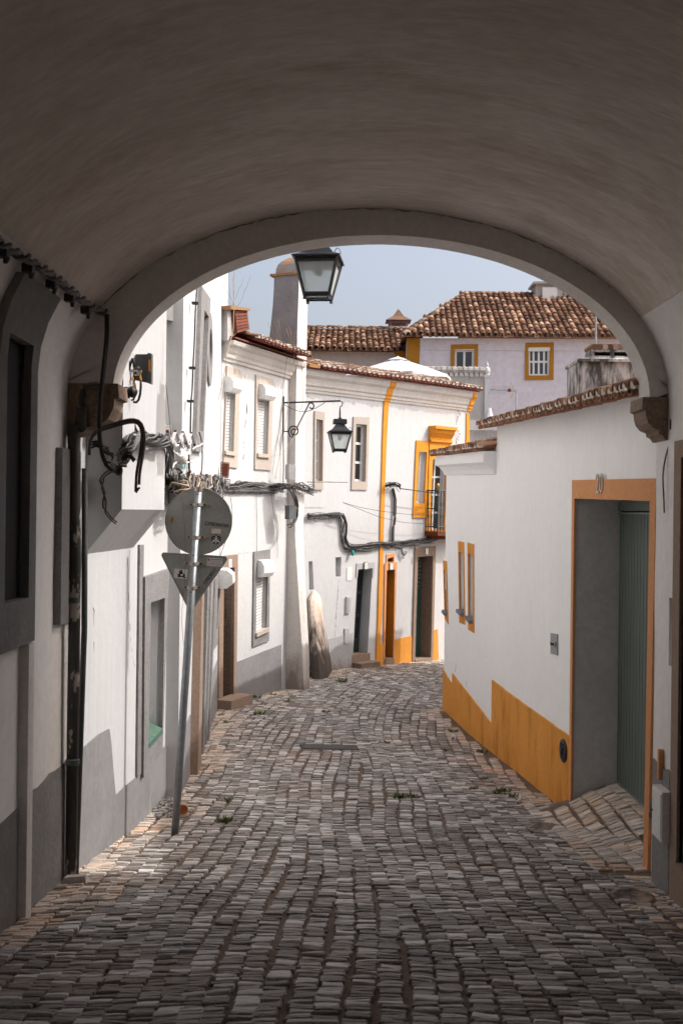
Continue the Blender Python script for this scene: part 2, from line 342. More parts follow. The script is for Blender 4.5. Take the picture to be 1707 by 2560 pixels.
def bil(q, u, v):
    # q: top-left, top-right, bottom-right, bottom-left
    t = Vector(q[0])*(1-u)+Vector(q[1])*u; b = Vector(q[3])*(1-u)+Vector(q[2])*u
    r = t*(1-v)+b*v; return (r.x, r.y)
def sub(q, u0, u1, v0, v1): return [bil(q, u0, v0), bil(q, u1, v0), bil(q, u1, v1), bil(q, u0, v1)]
def window(F, q, depth, parent, rows=3, cols=2, m=None, bar=.045, name='window'):
    m = m or pvc; mb = MB()
    w = (Vector(q[1])-Vector(q[0])).length; hh = (Vector(q[3])-Vector(q[0])).length
    bu = bar/w; bv = bar/hh
    us = [0]+[c/cols for c in range(1, cols)]+[1]; vs = [0]+[r/rows for r in range(1, rows)]+[1]
    holes = []
    for i in range(cols):
        for j in range(rows):
            holes.append(sub(q, us[i]+bu*(1 if i == 0 else .5), us[i+1]-bu*(1 if i == cols-1 else .5), vs[j]+bv*(1 if j == 0 else .5), vs[j+1]-bv*(1 if j == rows-1 else .5)))
    fr = slab(F, q, -depth-.02, -depth+.03, m, name, parent, holes)
    for H in holes: slab(F, H, -depth-.008, -depth, glass, 'pane', fr)
    return fr
def shutter(F, q, parent, n=22, depth=.10, boxq=None, boxd=.22):
    """exterior roller shutter: case + slats"""
    case = MB()
    if boxq:
        (a0, zt), (a1, zb) = boxq
        pr = [(0.0, zt), (boxd*.65, zt-.02), (boxd, zt-.35*(zt-zb)), (boxd, zb+.25*(zt-zb)), (boxd*.7, zb), (0.0, zb)]
        case.prism([F.pt(a0, z, o*.72) for o, z in pr], F.U*(a1-a0))
    else: case.prism([F.pt(q[0][0], q[0][1], -depth)]*3, F.U*.01)
    cs = case.build('roller_shutter', pvc, parent)
    for k in range(n):
        v0 = k/n; v1 = (k+.80)/n
        slab(F, sub(q, .0, 1., v0, v1), -depth-.008, -depth+.008, pvc, 'slat', cs)
    slab(F, sub(q, 0, 1, 0, 1), -depth-.03, -depth-.02, MATS['dark_interior'], 'backing', cs)
    return cs
def surround(F, outer, inner, m, parent, name='window_surround', o1=.035, o0=-.02):
    return slab(F, outer, o0, o1, m, name, parent, [inner])
def profile_run(F, s0, z0, s1, z1, prof, m, name, parent):
    mb = MB(); n = len(prof)
    a = [F.pt(s0, z0+dz, o) for o, dz in prof]; b = [F.pt(s1, z1+dz, o) for o, dz in prof]
    mb.add(a+b, [(i, (i+1) % n, n+(i+1) % n, n+i) for i in range(n)]+[tuple(range(n)), tuple(range(2*n-1, n-1, -1))])
    return mb.build(name, m, parent)
# ------------------------------------------------------------------ clay tiles
def tile_mesh(r0, r1, L, th=.012, seg=6, solid=True, flip=False):
    mb = MB(); sg = -1 if flip else 1
    def arc(r, y): return [Vector((-r*math.cos(math.pi*k/seg), y, sg*r*math.sin(math.pi*k/seg)*.85)) for k in range(seg+1)]
    a = arc(r0, 0); b = arc(r1, L); n = seg+1
    if solid:
        c = arc(r0-th, 0); d = arc(r1-th, L)
        fs = [(k, k+1, n+k+1, n+k) for k in range(seg)]+[(2*n+k+1, 2*n+k, 3*n+k, 3*n+k+1) for k in range(seg)]
        fs += [(k+1, k, 2*n+k, 2*n+k+1) for k in range(seg)]+[(0, n, 3*n, 2*n), (n-1, 2*n-1, 4*n-1, 3*n-1)]
        mb.add(a+b+c+d, fs)
    else: mb.add(a+b, [(k, k+1, n+k+1, n+k) for k in range(seg)])
    return mb
def tiles(parent, P0, P1, inward, slope, rows, pitch, L=.42, expose=.33, m=None, m_ch=None, limit=300, keep=None, jit=.012, seg=6, camdist=True, fill=None, cshift=.10):
    """canal tile roof from eave line P0-P1 going up 'inward'; the nearest tiles are parts, the rest one stuff part"""
    m = m or tile; m_ch = m_ch or m
    P0 = Vector(P0); P1 = Vector(P1); Wd = P1-P0; ln = Wd.length; wd = Wd.normalized(); n = max(1, int(round(ln/pitch))); pt = ln/n
    inw = Vector((inward[0], inward[1], 0)); inw -= wd*inw.dot(wd); inw.normalize()
    upv = (inw*math.cos(slope)+Vector((0, 0, 1))*math.sin(slope)).normalized()
    nor = wd.cross(upv).normalized()
    if nor.z < 0: nor = -nor
    X = upv.cross(nor)
    r = pt*.40
    cov = tile_mesh(r*1.12, r*.80, L, th=.014, seg=seg); ch = tile_mesh(r*.98, r*1.15, L, th=.014, seg=seg, flip=True)
    meC = cov.mesh('roof_tile', m, True); meH = ch.mesh('channel_tile', m_ch, True)
    items = []; fills = []
    for i in range(n+1):
        for j in range(rows):
            for kind in (0, 1):
                if kind == 1 and i == n: continue
                a = i*pt+(pt/2 if kind else 0)
                if keep and not keep(a, j*expose): continue
                p = P0+wd*a+upv*(j*expose)+nor*(.012 if kind == 0 else .0)
                p = p+nor*(random.uniform(-jit, jit)*.5)+(upv*cshift if (kind == 0 and j == 0 and seg == 6) else upv*0)+upv*random.uniform(-jit, jit)*1.5
                tl = random.uniform(-.03, .03)
                x2 = (X+upv*tl).normalized(); y2 = (upv-X*tl+nor*(-.055+random.uniform(-.012, .012))).normalized(); z2 = x2.cross(y2).normalized(); x2 = y2.cross(z2)
                M = Matrix((x2, y2, z2)).transposed().to_4x4(); M.translation = p
                items.append((p.length-(.001 if kind == 0 else 0), kind, M))
                if fill and j == 0 and kind == 0 and len(fills) < 90: fills.append(M)
    items.sort(key=lambda t: t[0])
    pl = wloc(parent)
    for d, kind, M in items[:limit]:
        o = bpy.data.objects.new('roof_tile' if kind == 0 else 'channel_tile', meC if kind == 0 else meH); C.objects.link(o)
        o.parent = parent; M2 = M.copy(); M2.translation = M.translation-pl; o.matrix_basis = M2
    if fill:
        pm = MB(); rp = r*1.02; pm.prism([Vector((-rp*math.cos(math.pi*k/8), .012, rp*math.sin(math.pi*k/8)*.85)) for k in range(9)]+[Vector((rp*.5, .016, -rp*.32)), Vector((-rp*.4, .016, -rp*.36))], Vector((0, .06, 0)))
        pme = pm.mesh('mortar_fill', fill)
        for M in fills:
            o = bpy.data.objects.new('mortar_fill', pme); C.objects.link(o); o.parent = parent; M2 = M.copy(); M2.translation = M.translation-pl; o.matrix_basis = M2
    rest = [MB(), MB()]
    for d, kind, M in items[limit:]:
        src = cov if kind == 0 else ch
        rest[kind].add([M @ Vector(v) for v in src.v], src.f, random.random()*.99+.005)
    for k in (0, 1):
        if rest[k].v:
            o = rest[k].build('roof_tiles' if k == 0 else 'channel_tiles', m if k == 0 else m_ch, parent, True, fix=False); o['kind'] = 'stuff'
    return X, upv, nor
# ================================================================== GROUND AND STREET
def grid_sheet(xs, ds, zf, m, name):
    mb = MB(); nx = len(xs)
    mb.v = [(x, d, zf(x, d)) for d in ds for x in xs]; mb.t = [0]*len(mb.v)
    mb.f = [(j*nx+i, j*nx+i+1, (j+1)*nx+i+1, (j+1)*nx+i) for j in range(len(ds)-1) for i in range(nx-1)]
    return mb.build(name, m, None, True, fix=False)
gx = [-900, -300, -100, -40, -15, -6, -3, 0, 3, 6, 10, 15, 40, 100, 300, 900]
gd = [-300, -60, -20, -8, -4, 0, 2, 4, 6, 8, 10, 12, 14, 16, 18, 20, 22, 24, 26, 30, 35, 45, 80, 200, 500, 1500]
struct(grid_sheet(gx, gd, lambda x, d: -h(d)-.16, earth, 'ground'))
street = grid_sheet([-2.4+i*.12 for i in range(72)], [-12+.5*i for i in range(28)]+[2+.12*i for i in range(235)],
                    lambda x, d: G(x, d)-.012+.007*mnoise.noise(Vector((x*5, d*5, 3))), sand, 'street')
struct(street)
POLY = [(-2.1, 2.6), (-2.1, 7.8), (-2.0, 8.2), (-1.98, 9.5), (-1.95, 11.5), (-1.95, 12.3), (-2.15, 17.6), (-1.95, 18.6), (-1.25, 20.1), (-.9, 20.8), (-.35, 23.0), (2.15, 25.2), (5.9, 28.4), (6.2, 25.6), (4.95, 24.6), (3.65, 23.2), (1.68, 17.4), (2.0, 14), (2.32, 10.5), (2.95, 10.42), (2.95, 7.95), (2.4, 7.9), (2.4, 2.6)]
def inpoly(x, y, L=POLY):
    c = False; n = len(L); j = n-1
    for i in range(n):
        if (L[i][1] > y) != (L[j][1] > y) and x < (L[j][0]-L[i][0])*(y-L[i][1])/(L[j][1]-L[i][1])+L[i][0]: c = not c
        j = i
    return c
def left_edge(D): return float(np.interp(D, [2.6, 7.8, 9.5, 12.3, 17.6, 18.6, 20.1, 20.8, 23, 25.2], [-2.0, -2.0, -1.9, -1.8, -2.05, -1.9, -1.2, -.9, -.3, 2.15]))
def right_edge(D): return float(np.interp(D, [2.6, 10.4, 14, 17.5, 23.5, 25.2], [2.3, 2.3, 2.0, 1.68, 3.6, 5.2]))
def stone(w, l, rng):
    """one squared granite sett, top slightly domed and chipped; w across, l along"""
    hw, hl = w/2, l/2; ch = .003+rng.random()*.0025
    j = lambda a: rng.uniform(-a, a)
    base = [(-hw, -hl), (0, -hl), (hw, -hl), (hw, 0), (hw, hl), (0, hl), (-hw, hl), (-hw, 0)]
    base = [(x+j(.006), y+j(.0028)) for x, y in base]
    vs = [(x, y, -.05) for x, y in base]+[(x, y, -ch-.002+j(.002)) for x, y in base]
    vs += [(x*(1-ch*1.2/hw)+j(.002), y*(1-ch*1.0/hl)+j(.002), j(.003)) for x, y in base]+[(j(.01), j(.004), .0005+rng.random()*.0025)]
    fs = [(i, (i+1) % 8, 8+(i+1) % 8, 8+i) for i in range(8)]+[(8+i, 8+(i+1) % 8, 16+(i+1) % 8, 16+i) for i in range(8)]+[(16+i, 16+(i+1) % 8, 24) for i in range(8)]
    return vs, fs
rng = random.Random(11)
def gpt0(p): return gp(p)
stones = []
def put(x, d, rot, w, l, sandy, lift=0.0):
    stones.append((x, d, rot, w, l, sandy, lift))
ncol = 62
for ci in range(ncol):
    d = 2.6+rng.random()*.1; base_x = -2.7+ci*.124; wob = rng.random()*9
    while d < 27.5:
        l = rng.choice([.030, .036, .042, .050, .064])*rng.uniform(.9, 1.12)
        off = .02*max(0, d-15)**2; sl_ = .04*max(0, d-15)
        dd = d+l/2
        xx = base_x+off+.05*math.sin(d*.9+ci*.35)+.03*math.sin(d*.37+ci*.15)+.014*math.sin(d*2.3+wob)+rng.uniform(-.010, .010)
        inramp = 7.9 < dd < 10.6 and xx > 2.0
        if inpoly(xx, dd) and not inramp:
            sandy = (xx < left_edge(dd)+.38+.18*math.sin(dd*2)) or (xx > right_edge(dd)-.26-.12*math.sin(dd*3)) 
            miss = rng.random() < (.16 if (sandy and dd < 13 and xx < 0) else .008)
            if not miss: put(xx, dd, -math.atan(sl_)*.8+rng.uniform(-.08, .08)+.06*math.sin(dd*.8+ci*.25), .117*rng.uniform(.9, 1.05), l, sandy and rng.random() < .8, (-.007 if sandy else 0)-.014*max(0, mnoise.noise(Vector((xx*1.1, dd*.9, 5)))-.05))
        d += l+rng.uniform(.004, .010)
# ramp into the garage: courses laid at an angle
for ci in range(7):
    d = 7.98+rng.random()*.05
    while d < 10.42:
        l = rng.uniform(.045, .085); x = 2.05+ci*.142+.02*math.sin(d*3+ci)
        if x < 2.93 and not (x > 2.52 and 8.35 < d < 8.85): put(x, d+l/2, .10+rng.uniform(-.06, .06), .134*rng.uniform(.93, 1.04), l, True, .006)
        d += l+rng.uniform(.005, .012)
cosv = {}
vis = sorted([s for s in stones if s[1] > 4.3 and abs(s[0]) < .335*s[1]], key=lambda s: s[1])
near = set(id(s) for s in vis[:300])
variants = []
for k in range(25):
    vs, fs = stone(.116, [.031, .037, .043, .052, .066][k % 5], rng); mb = MB(); mb.add(vs, fs); variants.append(([.031, .037, .043, .052, .066][k % 5], mb.mesh('cobblestone', cob)))
GRATE = ((gpt0(zF(50, 2328))), (gpt0(zF(565, 2335))))
rest = {True: MB(), False: MB()}
stones = [s_ for s_ in stones if not (GRATE[0].x-.02 < s_[0] < GRATE[1].x+.02 and abs(s_[1]-(GRATE[0].y+GRATE[1].y)/2) < .17)]
def stone_matrix(s):
    x, d, r, w, l, sandy, lift = s; e = .05
    z = G(x, d); nx = -(G(x+e, d)-G(x-e, d))/(2*e); ny = -(G(x, d+e)-G(x, d-e))/(2*e)
    nrm = Vector((nx+rng.uniform(-.045, .045), ny+rng.uniform(-.055, .055), 1)).normalized()
    X = Vector((math.cos(r), math.sin(r), 0)); X = (X-nrm*X.dot(nrm)).normalized(); Y = nrm.cross(X)
    M = Matrix((X, Y, nrm)).transposed().to_4x4(); M.translation = Vector((x, d, z+.004+rng.uniform(-.005, .008)+lift)); return M
for s in stones:
    M = stone_matrix(s)
    if id(s) in near:
        c = sorted([v for v in variants], key=lambda v: abs(v[0]-s[4])+rng.random()*.006)[0]
        o = bpy.data.objects.new('cobblestone', c[1]); C.objects.link(o); o.parent = street; o.matrix_basis = M
    else:
        vs, fs = stone(s[3], s[4], rng); rest[s[5]].add([M @ Vector(v) for v in vs], fs, rng.random()*.99+.005)
for k in (False, True):
    o = rest[k].build('cobblestones', cob_s if k else cob, street, fix=False); o['kind'] = 'stuff'
# ================================================================== ARCHWAY (the passage the street runs through)
AX, AA, AZ0, AZH, AE = .18, 2.15, .85, 1.33, 2.0
XL, XR = AX-AA, AX+AA
Y0, Y1 = -6.0, 7.5
arch = thing('archway_building', 'dim limewashed vaulted archway over the street with a rounded rib on stone corbels', 'archway', (0, 7.5, -2.7))
def vprof(z, side):
    if z <= AZ0: return XL if side < 0 else XR
    t = min(1, (z-AZ0)/AZH); return AX+side*AA*max(0, 1-t**AE)**(1/AE)
ZT = 1.42
# vault above ZT
mb = MB(); pts = []
NV = 56
for k in range(NV+1):
    # sample by angle between the two ZT points
    xa = vprof(ZT, -1); xb = vprof(ZT, 1); ang = math.pi*(1-k/NV)
    x = (xa+xb)/2+(xb-xa)/2*math.cos(ang); u = abs((x-AX)/AA); z = AZ0+AZH*max(0, 1-u**AE)**(1/AE); pts.append((x, z))
ys = [Y0+(7.76-Y0)*i/40 for i in range(41)]
for j, y in enumerate(ys):
    for x, z in pts:
        w = .012*mnoise.noise(Vector((x*1.3, y*1.1, z*1.3))); mb.v.append((x, y, z+w)); mb.t.append(0)
n = len(pts); mb.f = [(j*n+i, j*n+i+1, (j+1)*n+i+1, (j+1)*n+i) for j in range(len(ys)-1) for i in range(n-1)]
mb.build('vault', vault_m, arch, True, fix=False)
def tun_wall(side, holes, m, name):
    ds = sorted(set([Y0+(7.76-Y0)*i/22 for i in range(23)]+[a for h_ in holes for a in h_[:2]]))
    zs = sorted(set([-3.1, -2.5, -2, -1.5, -1, -.5, 0, .3, .6]+[AZ0+(ZT-AZ0)*i/10 for i in range(11)]+[a for h_ in holes for a in h_[2:4]]))
    mb = MB()
    for y in ds:
        for z in zs: mb.v.append((vprof(z, side)+.006*mnoise.noise(Vector((y*1.5, z*1.5, side))), y, z)); mb.t.append(0)
    nz = len(zs)
    for i in range(len(ds)-1):
        for j in range(nz-1):
            cy = (ds[i]+ds[i+1])/2; cz = (zs[j]+zs[j+1])/2
            if any(a < cy < b and c < cz < d for a, b, c, d, e in holes): continue
            mb.f.append((i*nz+j, i*nz+j+1, (i+1)*nz+j+1, (i+1)*nz+j))
    for a, b, c, d, e in holes:
        for (p, q_) in (((a, c), (b, c)), ((b, c), (b, d)), ((b, d), (a, d)), ((a, d), (a, c))):
            zz = [lerp(p[1], q_[1], t/6) for t in range(7)]; yy = [lerp(p[0], q_[0], t/6) for t in range(7)]
            o = len(mb.v)
            for y, z in zip(yy, zz): mb.v.append((vprof(z, side), y, z)); mb.v.append((side*(abs(XL if side < 0 else XR)+e), y, z)); mb.t += [0, 0]
            for t in range(6): mb.f.append((o+2*t, o+2*t+1, o+2*t+3, o+2*t+2))
    return mb.build(name, m, arch, fix=False)
LH = [(5.97, 6.43, -.55, 1.0, .004), (7.40, 7.60, -.50, .17, .004)]
RH = [(6.15, 7.13, -2.60, .40, .10), (7.32, 7.415, -1.06, -.58, .12)]
tun_wall(-1, LH, tun_white, 'wall'); tun_wall(1, RH, tun_white, 'wall')
def curved_frame(side, outer, inner, th, m, name):
    a0, a1, b0, b1 = outer; c0, c1, e0, e1 = inner; mb = MB()
    ys = [a0, c0, c1, a1]; zs = sorted(set([b0, e0, e1, b1]+[lerp(b0, b1, t/14) for t in range(15)]))
    def P(y, z, o): return (vprof(z, side)-side*o, y, z)
    for i in range(3):
        for j in range(len(zs)-1):
            cz = (zs[j]+zs[j+1])/2
            if i == 1 and e0 < cz < e1: continue
            mb.add([P(ys[i], zs[j], th), P(ys[i+1], zs[j], th), P(ys[i+1], zs[j+1], th), P(ys[i], zs[j+1], th)], [(0, 1, 2, 3)])
    def edge(y0, z0, y1, z1):
        k = 14
        for t in range(k):
            p = (lerp(y0, y1, t/k), lerp(z0, z1, t/k)); q_ = (lerp(y0, y1, (t+1)/k), lerp(z0, z1, (t+1)/k))
            mb.add([P(*p, th), P(*q_, th), P(*q_, -.02), P(*p, -.02)], [(0, 1, 2, 3)])
    for y0, z0, y1, z1 in ((a0, b0, a1, b0), (a1, b0, a1, b1), (a1, b1, a0, b1), (a0, b1, a0, b0), (c0, e0, c1, e0), (c1, e0, c1, e1), (c1, e1, c0, e1), (c0, e1, c0, e0)): edge(y0, z0, y1, z1)
    return mb.build(name, m, arch, fix=False)
curved_frame(-1, (5.84, 6.57, -.83, 1.32), LH[0][:4], .055, grey_d, 'window_surround')['label'] = 'large dark stone window surround at the left edge'
curved_frame(-1, (7.19, 7.70, -.80, .42), LH[1][:4], .05, grey_s, 'window_surround')['label'] = 'narrow grey stone surround beside the drainpipe'
def vpanel(X, y0, y1, z0, z1, m, name, th=.02): 
    mb = MB(); mb.box(((X), (y0+y1)/2, (z0+z1)/2), th/2, (y1-y0)/2, (z1-z0)/2); return mb.build(name, m, arch)
vpanel(XL-.014, 5.9, 6.5, -.6, 1.2, black, 'shutter_board', .012); vpanel(XL-.014, 7.35, 7.65, -.55, .25, black, 'shutter_board', .012)
vpanel(XR+.11, 6.1, 7.2, -2.7, .5, black, 'door'); vpanel(XR+.10, 7.3, 7.44, -1.1, -.5, reveal_g, 'niche_board')
# plinths inside the passage
def plinth(side, y0, y1, zt, m, th=.012):
    mb = MB(); X = XL if side < 0 else XR
    prof = [(y0, -3.1), (y1, -3.1)]+[(lerp(y1, y0, t/8), zt+.012*math.sin(t*1.9+y0)) for t in range(9)]
    mb.prism([(X-side*.0-side*th*1.0, y, z) for y, z in prof], Vector((side*.03, 0, 0))); return mb.build('plinth', m, arch)
plinth(-1, -5.9, 6.42, -1.85, grey_d); plinth(-1, 6.56, 7.72, -1.82, grey_s)
plinth(1, 7.33, 7.72, -1.80, grey_s); plinth(1, -5.9, 5.95, -1.85, grey_s)
mb = MB(); mb.box((XL+.02, 6.49, -2.0), .04, .055, 1.16); mb.build('pilaster_strip', rib_m, arch)
mb = MB(); mb.box((XL+.02, 6.49, -3.0), .03, .05, .1)
# stone door case on the right
dc = MB()
dc.box((XR-.0, 7.205, -1.1), .022, .075, 1.62); dj = dc.build('door_jamb', granite, arch)
dc = MB(); dc.box((XR-.0, 6.5, -2.62), .035, .62, .26); dc.build('threshold', granite, arch)
dc = MB(); dc.box((XR-.0, 6.5, .46), .022, .63, .06); dc.build('door_lintel', granite, arch)
# rib
RX, RA, RZ0, RZH = .275, 1.925, .83, 1.16
mb = MB(); K = 64
inn = [(RX-RA*math.cos(math.pi*k/K), RZ0+RZH*math.sin(math.pi*k/K)) for k in range(K+1)]
outp = []
for k in range(K+1):
    a = math.pi*k/K; x = AX-(AA+.08)*math.cos(a); z = RZ0-.0+(AZ0+AZH+.06-RZ0)*math.sin(a)
    u = min(1, abs((x-AX)/(AA+.0))); z2 = AZ0+AZH*max(0, 1-u**AE)**(1/AE)+.06; outp.append((x, max(z2, RZ0)))
for y in (7.5, 7.765):
    for x, z in inn+outp: mb.v.append((x, y, z)); mb.t.append(0)
n = K+1
for k in range(K):
    mb.f += [(k, k+1, n+k+1, n+k), (2*n+k, 2*n+k+1, 3*n+k+1, 3*n+k), (k, k+1, 2*n+k+1, 2*n+k)]
mb.f += [(0, n, 3*n, 2*n), (K, n+K, 3*n+K, 2*n+K)]
mb.build('arch_rib', rib_m, arch, fix=False)
# outer mass of the building above and beside the passage
def outer_mass():
    mb = MB(); prof = [(XL, -3.2)]+[(vprof(z, -1), z) for z in (0, .85, 1.1)]+pts+[(vprof(z, 1), z) for z in (1.1, .85, 0)]+[(XR, -3.2)]
    ring = prof+[(XR+3.5, -3.2), (XR+3.5, 6.5), (XL-3.5, 6.5), (XL-3.5, -3.2)]
    v, fs = cap2d(ring)
    for y in (7.764, Y0): mb.add([(a, y, b) for a, b in v], fs)
    q_ = [(XR+3.5, -3.2), (XR+3.5, 6.5), (XL-3.5, 6.5), (XL-3.5, -3.2)]
    mb.add([(a, 7.764, b) for a, b in q_]+[(a, Y0, b) for a, b in q_], [(0, 1, 5, 4), (1, 2, 6, 5), (2, 3, 7, 6)])
    return mb.build('outer_wall', white, arch, fix=False)
outer_mass()
def corbel(side, X, prof, y0, y1):
    mb = MB(); P = [(X-side*p, z) for p, z in prof]
    mb.prism([(x, y0, z) for x, z in P], Vector((0, y1-y0, 0))); return mb.build('corbel', granite_d, arch)
cp = [(-.1, .85), (.185, .85), (.19, .765), (.165, .755), (.16, .71), (.145, .665), (.115, .63), (.075, .615), (.07, .61), (.065, .585), (.04, .575), (.02, .545), (-.1, .545)]
corbel(1, XR, cp, 7.485, 7.80)
cpl = [(-.1, .90), (.36, .90), (.37, .80), (.335, .79), (.33, .72), (.29, .645), (.22, .60), (.14, .585), (.12, .55), (.06, .54), (-.1, .50)]
corbel(-1, XL, cpl, 7.485, 7.80)
# ================================================================== HOUSES
def project(P):
    a = P[0]/P[1]; b = P[2]/P[1]
    return (853.5+FPX*(a*cr+b*sr), 1280-FPX*(-a*sr+b*cr))
def solve(fn, target, lo, hi):
    inc = fn(hi) > fn(lo)
    for _ in range(50):
        m_ = (lo+hi)/2
        if (fn(m_) < target) == inc: lo = m_
        else: hi = m_
    return (lo+hi)/2
def reveal(F, q, o0, o1, m, name, parent, sides=(0, 1, 2, 3)):
    mb = MB(); n = len(q)
    for i in sides: mb.add([F.pt(*q[i], o0), F.pt(*q[(i+1) % n], o0), F.pt(*q[(i+1) % n], o1), F.pt(*q[i], o1)], [(0, 1, 2, 3)])
    return mb.build(name, m, parent, fix=False)
def down(q, dz=.25, idx=(2, 3)): return [(a, z-dz) if i in idx else (a, z) for i, (a, z) in enumerate(q)]
def Q(F, c, *pts, off=0.0): return F.q([c(*p) if c else p for p in pts], off)
# ---------------------------------------------------------------- near left house
F1a = Facade(gp((215, 2159)), gp((427, 1985))); F1b = Facade(gp((457, 1972)), gp((541, 1775)))
H1 = thing('white_house', 'tall white house on the left with a jutting flue, grey plinth and sunlit narrow windows', 'house', (-2.2, 10, -2.9))
a0 = -(F1a.P0.y-7.775)/F1a.u.y; aJ = F1a.sz((450, 1500))[0]
wA_o = F1a.q([(393, 765), (441, 742), (428, 1078), (384, 1090)]); wA_i = F1a.q([(399, 797), (431, 804), (424, 1062), (390, 1072)])
wG_o = Q(F1a, zB, (968, 448), (1135, 392), (1089, 1642), (957, 1825)); wG_i = Q(F1a, zB, (1008, 622), (1105, 590), (1088, 1500), (990, 1608))
wallmesh(F1a, [(a0, -3.4), (aJ, -3.6), (aJ, 6.3), (a0, 6.3)], [(wA_i, .22), (wG_i, .16)], 3.0, white, 'wall', H1)
surround(F1a, wA_o, wA_i, grey_s, H1, o1=.03); sg = surround(F1a, wG_o, wG_i, grey_s, H1, o1=.045); sg['label'] = 'broad grey surround of the low window with a green sill'
slab(F1a, wA_i, -.22, -.20, reveal_g, 'shutter_board', H1)
slab(F1a, wG_i, -.14, -.12, reveal_g, 'shutter_board', H1)
q = wG_i; mbx = MB(); zb = (q[2][1]+q[3][1])/2
mbx.add([F1a.pt(q[3][0]+.01, q[3][1]+.02, .05), F1a.pt(q[2][0]-.01, q[2][1]+.02, .05), F1a.pt(q[2][0]-.01, q[2][1]+.10, -.12), F1a.pt(q[3][0]+.01, q[3][1]+.10, -.12),
         F1a.pt(q[3][0]+.01, q[3][1]-.03, .05), F1a.pt(q[2][0]-.01, q[2][1]-.03, .05)], [(0, 1, 2, 3), (0, 1, 5, 4)]); mbx.build('sill', green_s, H1)
pl = Q(F1a, zB, (560, 1625), (600, 1592), (672, 1530), (745, 1490), (757, 1570), (768, 1700), (778, 1830), (790, 1950), (850, 1890), (922, 1832), (1000, 1740), (1088, 1645), (1160, 1585), (1215, 1500), (1300, 1400))
pl[0] = (a0, pl[0][1]); pl.append((aJ, pl[-1][1])); slab(F1a, pl+[(aJ, -3.5), (a0, -3.2)], -.02, .012, grey_p, 'plinth', H1)
cq = Q(F1a, zB, (948, 225), (976, 225), (958, 1800), (930, 1830)); slab(F1a, cq, -.01, .022, grey_s, 'cover_strip', H1)
# flue that juts out of the wall
n0 = F1a.sz((214, 1300))[0]; X0 = solve(lambda o: project(F1a.pt(n0, 0, o))[0], 305, 0, .6)
n1 = solve(lambda s_: project(F1a.pt(s_, 0, X0))[0], 411, n0, n0+5)
zb0 = 0.0; zb1 = F1a.sz((240, 1382))[1]
mb = MB(); pr = [(-.05, 6.3), (X0, 6.3), (X0, zb0), (0, zb1), (-.05, zb1)]
mb.prism([F1a.pt(n0, z, o) for o, z in pr], F1a.U*(n1-n0)); mb.build('flue', white, H1)
# tall far part
aE0 = F1b.sz((541, 1790)); aE1 = F1b.sz((575, 640)); b0 = F1b.sz((450, 1500))[0]
wB_o = F1b.q([zC(430, 430), zC(515, 548), (498.8, 1131), (479, 1128)]); wB_i = F1b.q([zC(456, 655), zC(497, 716), zP(1030, 690), zP(938, 655)])
ov_o = F1b.q([zC(528+24*math.cos(t), 1020-342*math.sin(t)) for t in [2*math.pi*k/24 for k in range(24)]])
ov_i = F1b.q([zC(531+12*math.cos(t), 1010-185*math.sin(t)) for t in [2*math.pi*k/24 for k in range(24)]])
d1_i = Q(F1b, zO, (262, 440), (300, 400), (238, 2230), (192, 2330)); d1_o = Q(F1b, zO, (245, 330), (318, 270), (262, 2150), (212, 2345))
d2_i = Q(F1b, zO, (368, 320), (391, 290), (305, 2080), (283, 2130)); d2_o = Q(F1b, zO, (346, 230), (404, 190), (318, 2040), (282, 2140))
w3_i = Q(F1b, zO, (436, 290), (456, 270), (430, 835), (412, 840)); w3_o = Q(F1b, zO, (428, 230), (464, 205), (432, 1000), (384, 1070))
wu_o = Q(F1b, zC, (648, 1250), (690, 1270), (652, 2200), (622, 2215)); wu_i = Q(F1b, zC, (664, 1400), (684, 1410), (660, 2120), (648, 2130))
wallmesh(F1b, [(b0, -3.6), (aE0[0], -3.8), (aE1[0], 6.3), (b0, 6.3)], [(wB_i, .2), (ov_i, .2), (down(d1_i, .3), .25), (down(d2_i, .3), .25), (w3_i, .12)], 2.4, white, 'wall', H1)
surround(F1b, wB_o, wB_i, grey_s, H1, o1=.05); surround(F1b, ov_o, ov_i, grey_s, H1, name='oval_surround', o1=.03)
for qq, dd, m_ in ((wB_i, .19, granite_d), (ov_i, .18, black), (down(d1_i, .3), .24, green_d), (down(d2_i, .3), .24, green_d), (w3_i, .11, black)):
    slab(F1b, qq, -dd-.02, -dd, m_, 'door' if m_ is green_d else 'shutter_board', H1)
surround(F1b, down(d1_o, .3), down(d1_i, .31), grey_s, H1, 'door_surround', o1=.06); surround(F1b, down(d2_o, .3), down(d2_i, .31), grey_s, H1, 'door_surround', o1=.06)
surround(F1b, w3_o, w3_i, grey_s, H1, o1=.04)
gj = Q(F1b, zO, (200, 330), (224, 320), (186, 2350), (142, 2350)); slab(F1b, down(gj, .3), -.02, .10, granite, 'door_jamb', H1)
pp = Q(F1b, zO, (340, 1478), (375, 1370), (410, 1265), (440, 1190)); pq = Q(F1b, zO, (448, 1710), (310, 2020))
slab(F1b, pp+[(aE0[0]-.02, pp[-1][1]), (aE0[0]-.02, -3.7), (pp[0][0], -3.6)], -.02, .015, grey_p, 'plinth', H1)
pp = Q(F1b, zO, (100, 1850), (140, 1790)); slab(F1b, [(b0+.01, pp[0][1]), (gj[3][0]-.01, pp[1][1]), (gj[3][0]-.01, -3.6), (b0+.01, -3.6)], -.02, .015, grey_p, 'plinth', H1)
a_, zt_ = F1b.sz(zO(462, 240)); zt_ = zt_; s_c = F1b.sz((545, 1450))[0]-.55
